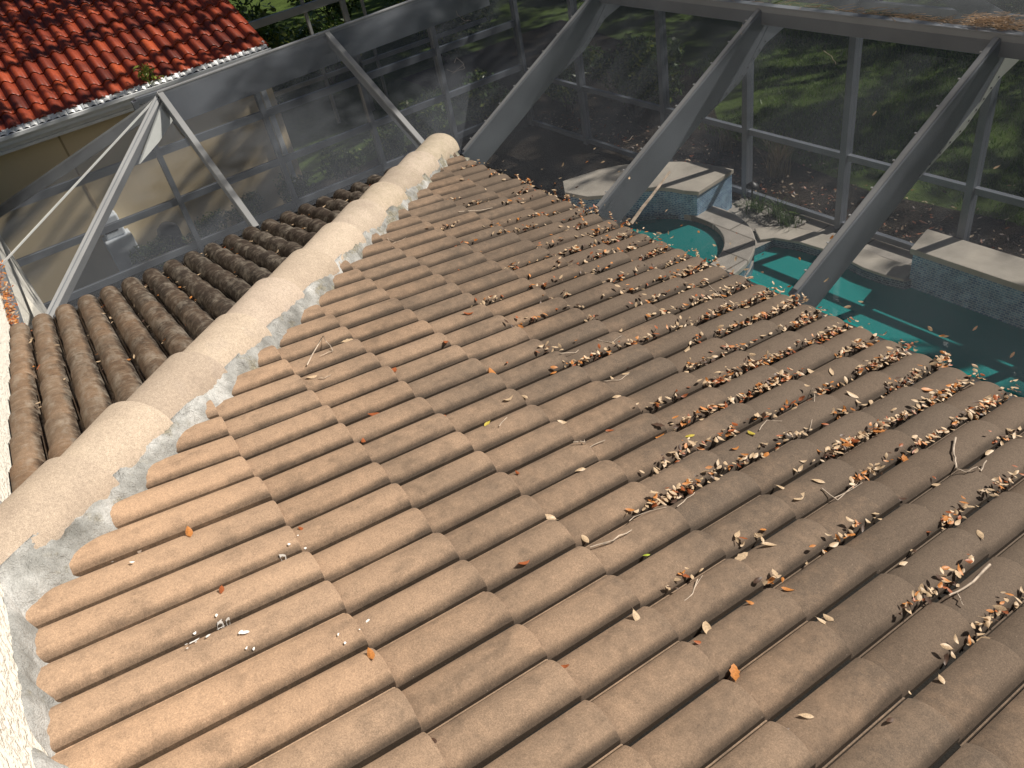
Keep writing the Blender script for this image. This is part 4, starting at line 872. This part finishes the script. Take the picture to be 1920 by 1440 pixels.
# leaves caught on the sloping screen
SN = V((0, -(TZ - EZ), TY - EY)).normalized()
for x, y in MS:
    z = EZ + (TZ - EZ) * (y - EY) / (TY - EY) + .004; put(V((x, y, z)), SN, 't' if rg.random() < .8 else 'o', rg.uniform(.022, .04), 'screen', rg, .5)
for _ in range(22):
    x = rg.uniform(-4.2, .4); y = EY + abs(rg.gauss(0, .10)); z = EZ + (TZ - EZ) * (y - EY) / (TY - EY) + .004; put(V((x, y, z)), SN, pick(rg), rg.uniform(.010, .032), 'screen', rg, .5)
# darker slope: a few leaves in its pans and at its gutter
for _ in range(150):
    c = rg.randint(0, 20); u = -1.045 + c * S + S * .5 + rg.gauss(0, .012); lim = 1.25 + max(0, (u + 1.1)); v = rg.triangular(lim, 4.85, 4.8)
    if v < lim + .12: continue
    put(V(PL(u, v, -.066 + .010 + rg.random() * .02)), NRM_L, pick(rg), rg.uniform(.02, .045), 'dark', rg, .6)
# named singles seen clearly in the photo
def hRc(u, v): return max(hR(u, v), -.045)
def named(u, v, kd, L, label, var=0, ang=None, tilt=.2, dh=.006):
    put(V(PR(u, v, hRc(u, v) + dh)), NRM_R, kd, L, 'named', rg, tilt, var, label, ang)
for u, v, kd, L, lb, var in NAMED: named(u, v, kd, L, lb, var)
CAMP = V((1.271, -.478, 1.892))
leaves.sort(key=lambda q: -q[3] / (q[0].translation - CAMP).length * (3 if q[5] else 1))
ZL = {'eave': ('dry leaf in the litter along the pool-side eave', 'dry leaves along the pool-side eave'), 'mid': ('dry leaf in a tile valley halfway up the sunny slope', 'dry leaves halfway up the sunny slope'),
      'low': ('dry leaf in the clumps near the lower right tiles', 'dry leaves in the lower right clumps'), 'high': ('small dry leaf scattered on the clean upper tiles', 'dry leaves on the upper tiles'),
      'lone': ('dry leaf lying alone on a single brown tile', 'lone dry leaves on single tiles'), 'screen': ('dry leaf caught on the sloping insect screen', 'dry leaves caught on the screen'), 'dark': ('dry leaf lodged in a pan of the darker slope', 'dry leaves on the darker slope')}
N_IND = 290; rest = {}
for k, (mt, kd, var, L, zone, lb) in enumerate(leaves):
    if k < N_IND:
        o = bpy.data.objects.new('fallen_leaf', leaf_mesh(kd, var)); COL.objects.link(o); o.matrix_world = mt
        if lb: tag(o, lb, 'leaf', 'single leaves on the sunny slope')
        else: tag(o, KW[kd] + ' ' + ZL[zone][0], 'leaf', KW[kd] + ' ' + ZL[zone][1])
    else: rest.setdefault(kd, []).append((mt, var))
mb = MB(); kinds = ['t', 'o', 'r', 'b', 'y', 'g']
for kd, lst in rest.items():
    for mt, var in lst:
        me = leaf_mesh(kd, var); mb.add([mt @ v.co for v in me.vertices], [tuple(p.vertices) for p in me.polygons], mi=kinds.index(kd))
tag(mb.build('leaf_litter', [M['leaf_' + q] for q in kinds], None, True, 180), 'mass of small dry leaves filling the tile valleys and the eave', kind='stuff')
# rust litter heaped in the channel by the white wall; litter on the mulch; needles on the cage top
def litter(name, n, gen, mats, label, size, rg, tilt=.8):
    mb = MB()
    for _ in range(n):
        p, nr = gen(rg); kd = rg.randint(0, len(mats) - 1); me = leaf_mesh('t', rg.randint(0, 8)); mt = Matrix.Translation(p) @ frame(nr, rg.uniform(0, 6.28), rg.uniform(0, tilt), rg.uniform(0, 6.28)) @ Matrix.Scale(rg.uniform(*size), 4)
        vs = [mt @ v.co for v in me.vertices][::1]; mb.add(vs, [tuple(p_.vertices) for p_ in me.polygons], mi=kd)
    return tag(mb.build(name, mats, None, True, 180), label, kind='stuff')
litter('channel_litter', 520, lambda g: (V((-4.80 - abs(g.gauss(0, 1.6)), -1.06 + g.gauss(0, .022), -.63 + g.random() * .05)), V((0, 0, 1))), [M['leaf_o'], M['leaf_o'], M['leaf_t'], M['leaf_r']], 'orange leaf litter heaped in the channel along the white wall', (.02, .045), random.Random(31))
litter('mulch_litter', 1500, lambda g: (V((g.uniform(-11, 1.0), 7.42 + abs(g.gauss(0, .55)), G - .01 + g.random() * .03)), V((0, 0, 1))), [M['leaf_t'], M['leaf_b'], M['leaf_b'], M['leaf_r']], 'dead leaves and chips strewn over the mulch bed', (.03, .075), random.Random(32))
rg = random.Random(41); mb = MB()
for _ in range(420):
    k = rg.random()
    x = rg.gauss(-1.25, .10) if k < .5 else rg.gauss(-1.7, .35) if k < .8 else rg.uniform(-3.4, .2); y = TY + .02 + abs(rg.gauss(0, .05 if k < .8 else .03)); z = TZ + .012 + rg.random() * (.05 if k < .5 else .012)
    a = rg.gauss(.25, .5); L = rg.uniform(.04, .13); d = V((math.cos(a), math.sin(a), rg.gauss(0, .12))) * L
    mb.tube([V((x, y, z)), V((x, y, z)) + d * .5 + rand_dir(rg) * .006, V((x, y, z)) + d], .0014, 3)
tag(mb.build('pine_needles', M['needle'], None, False), 'pine needles and bits drifted along the top beam of the cage', kind='stuff')

# ------------------------------------------------------------------ twigs
def smooth_pts(pts, rg, wob=.004):
    pts = [V(p) for p in pts]; out = []
    for a, b in zip(pts, pts[1:]):
        for k in range(3): out.append(a.lerp(b, k / 3) + rand_dir(rg) * wob)
    out.append(pts[-1]); return out
def twig(segs, label, rad=.0026, m_='twig', group=None, wob=.003):
    rg = random.Random(len(label) * 31); mb = MB()
    for k, s_ in enumerate(segs):
        if k: s_ = [min(main_, key=lambda q: (q - V(s_[0])).length)] + list(s_[1:]) if (V(s_[0]) - min(main_, key=lambda q: (q - V(s_[0])).length)).length <= (V(s_[-1]) - min(main_, key=lambda q: (q - V(s_[-1])).length)).length else [min(main_, key=lambda q: (q - V(s_[-1])).length)] + list(s_[::-1][1:])
        p = smooth_pts(s_, rg, wob)
        if k: p[0] = V(s_[0])
        else: main_ = p
        r0 = rad * (1 if k == 0 else .6); mb.tube(p, [r0 * (1 - .45 * j / len(p)) for j in range(len(p))], 6)
    return tag(mb.build('twig', M[m_]), label, 'twig', group)
def lift(u, v, h): return PR(u, v, max(hR(u, min(v, 2.5)), -.035) + h)
for (segs, label, rad, hh) in RTW:
    twig([[lift(u, v, hh + .010 * math.sin(3 * k)) for k, (u, v) in enumerate(s_)] for s_ in segs], label, rad)
for segs, label in MTW: twig(segs, label, .0022, 'twig', 'thin twigs caught on the screen')
twig([[(-2.428, 2.55, -.57), (-2.43, 2.66, -.50), (-2.44, 2.80, -.43), (-2.45, 2.93, -.36)]], 'thick pale pointed stick jutting past the eave above the spa', .013, 'twig', None, .001)
# stray bits on the screens
sd_ = thing('weed_seedling', (-11.58, 1.52, -.80), 'small green weed sprouting from the white gutter', 'plant')
mb = MB(); rg = random.Random(2)
for a in range(5): mb.tube([(-11.60, 1.52, -.84), (-11.60 + .03 * math.cos(a * 1.3), 1.52 + .07 * math.sin(a * 1.3), -.70), (-11.60 + .06 * math.cos(a * 1.3), 1.52 + .13 * math.sin(a * 1.3), -.60 + .03 * (a % 2))], .004, 5)
mb.build('stems', M['hedge'], sd_)
mb = MB(); leaf_cloud(mb, [(V((-11.58, 1.50, -.60)), V((.10, .15, .12))), (V((-11.58, 1.58, -.72)), V((.09, .14, .07)))], 90, .045, rg, .7, 0); mb.build('leaves', M['hedgey'], sd_, smooth=False)
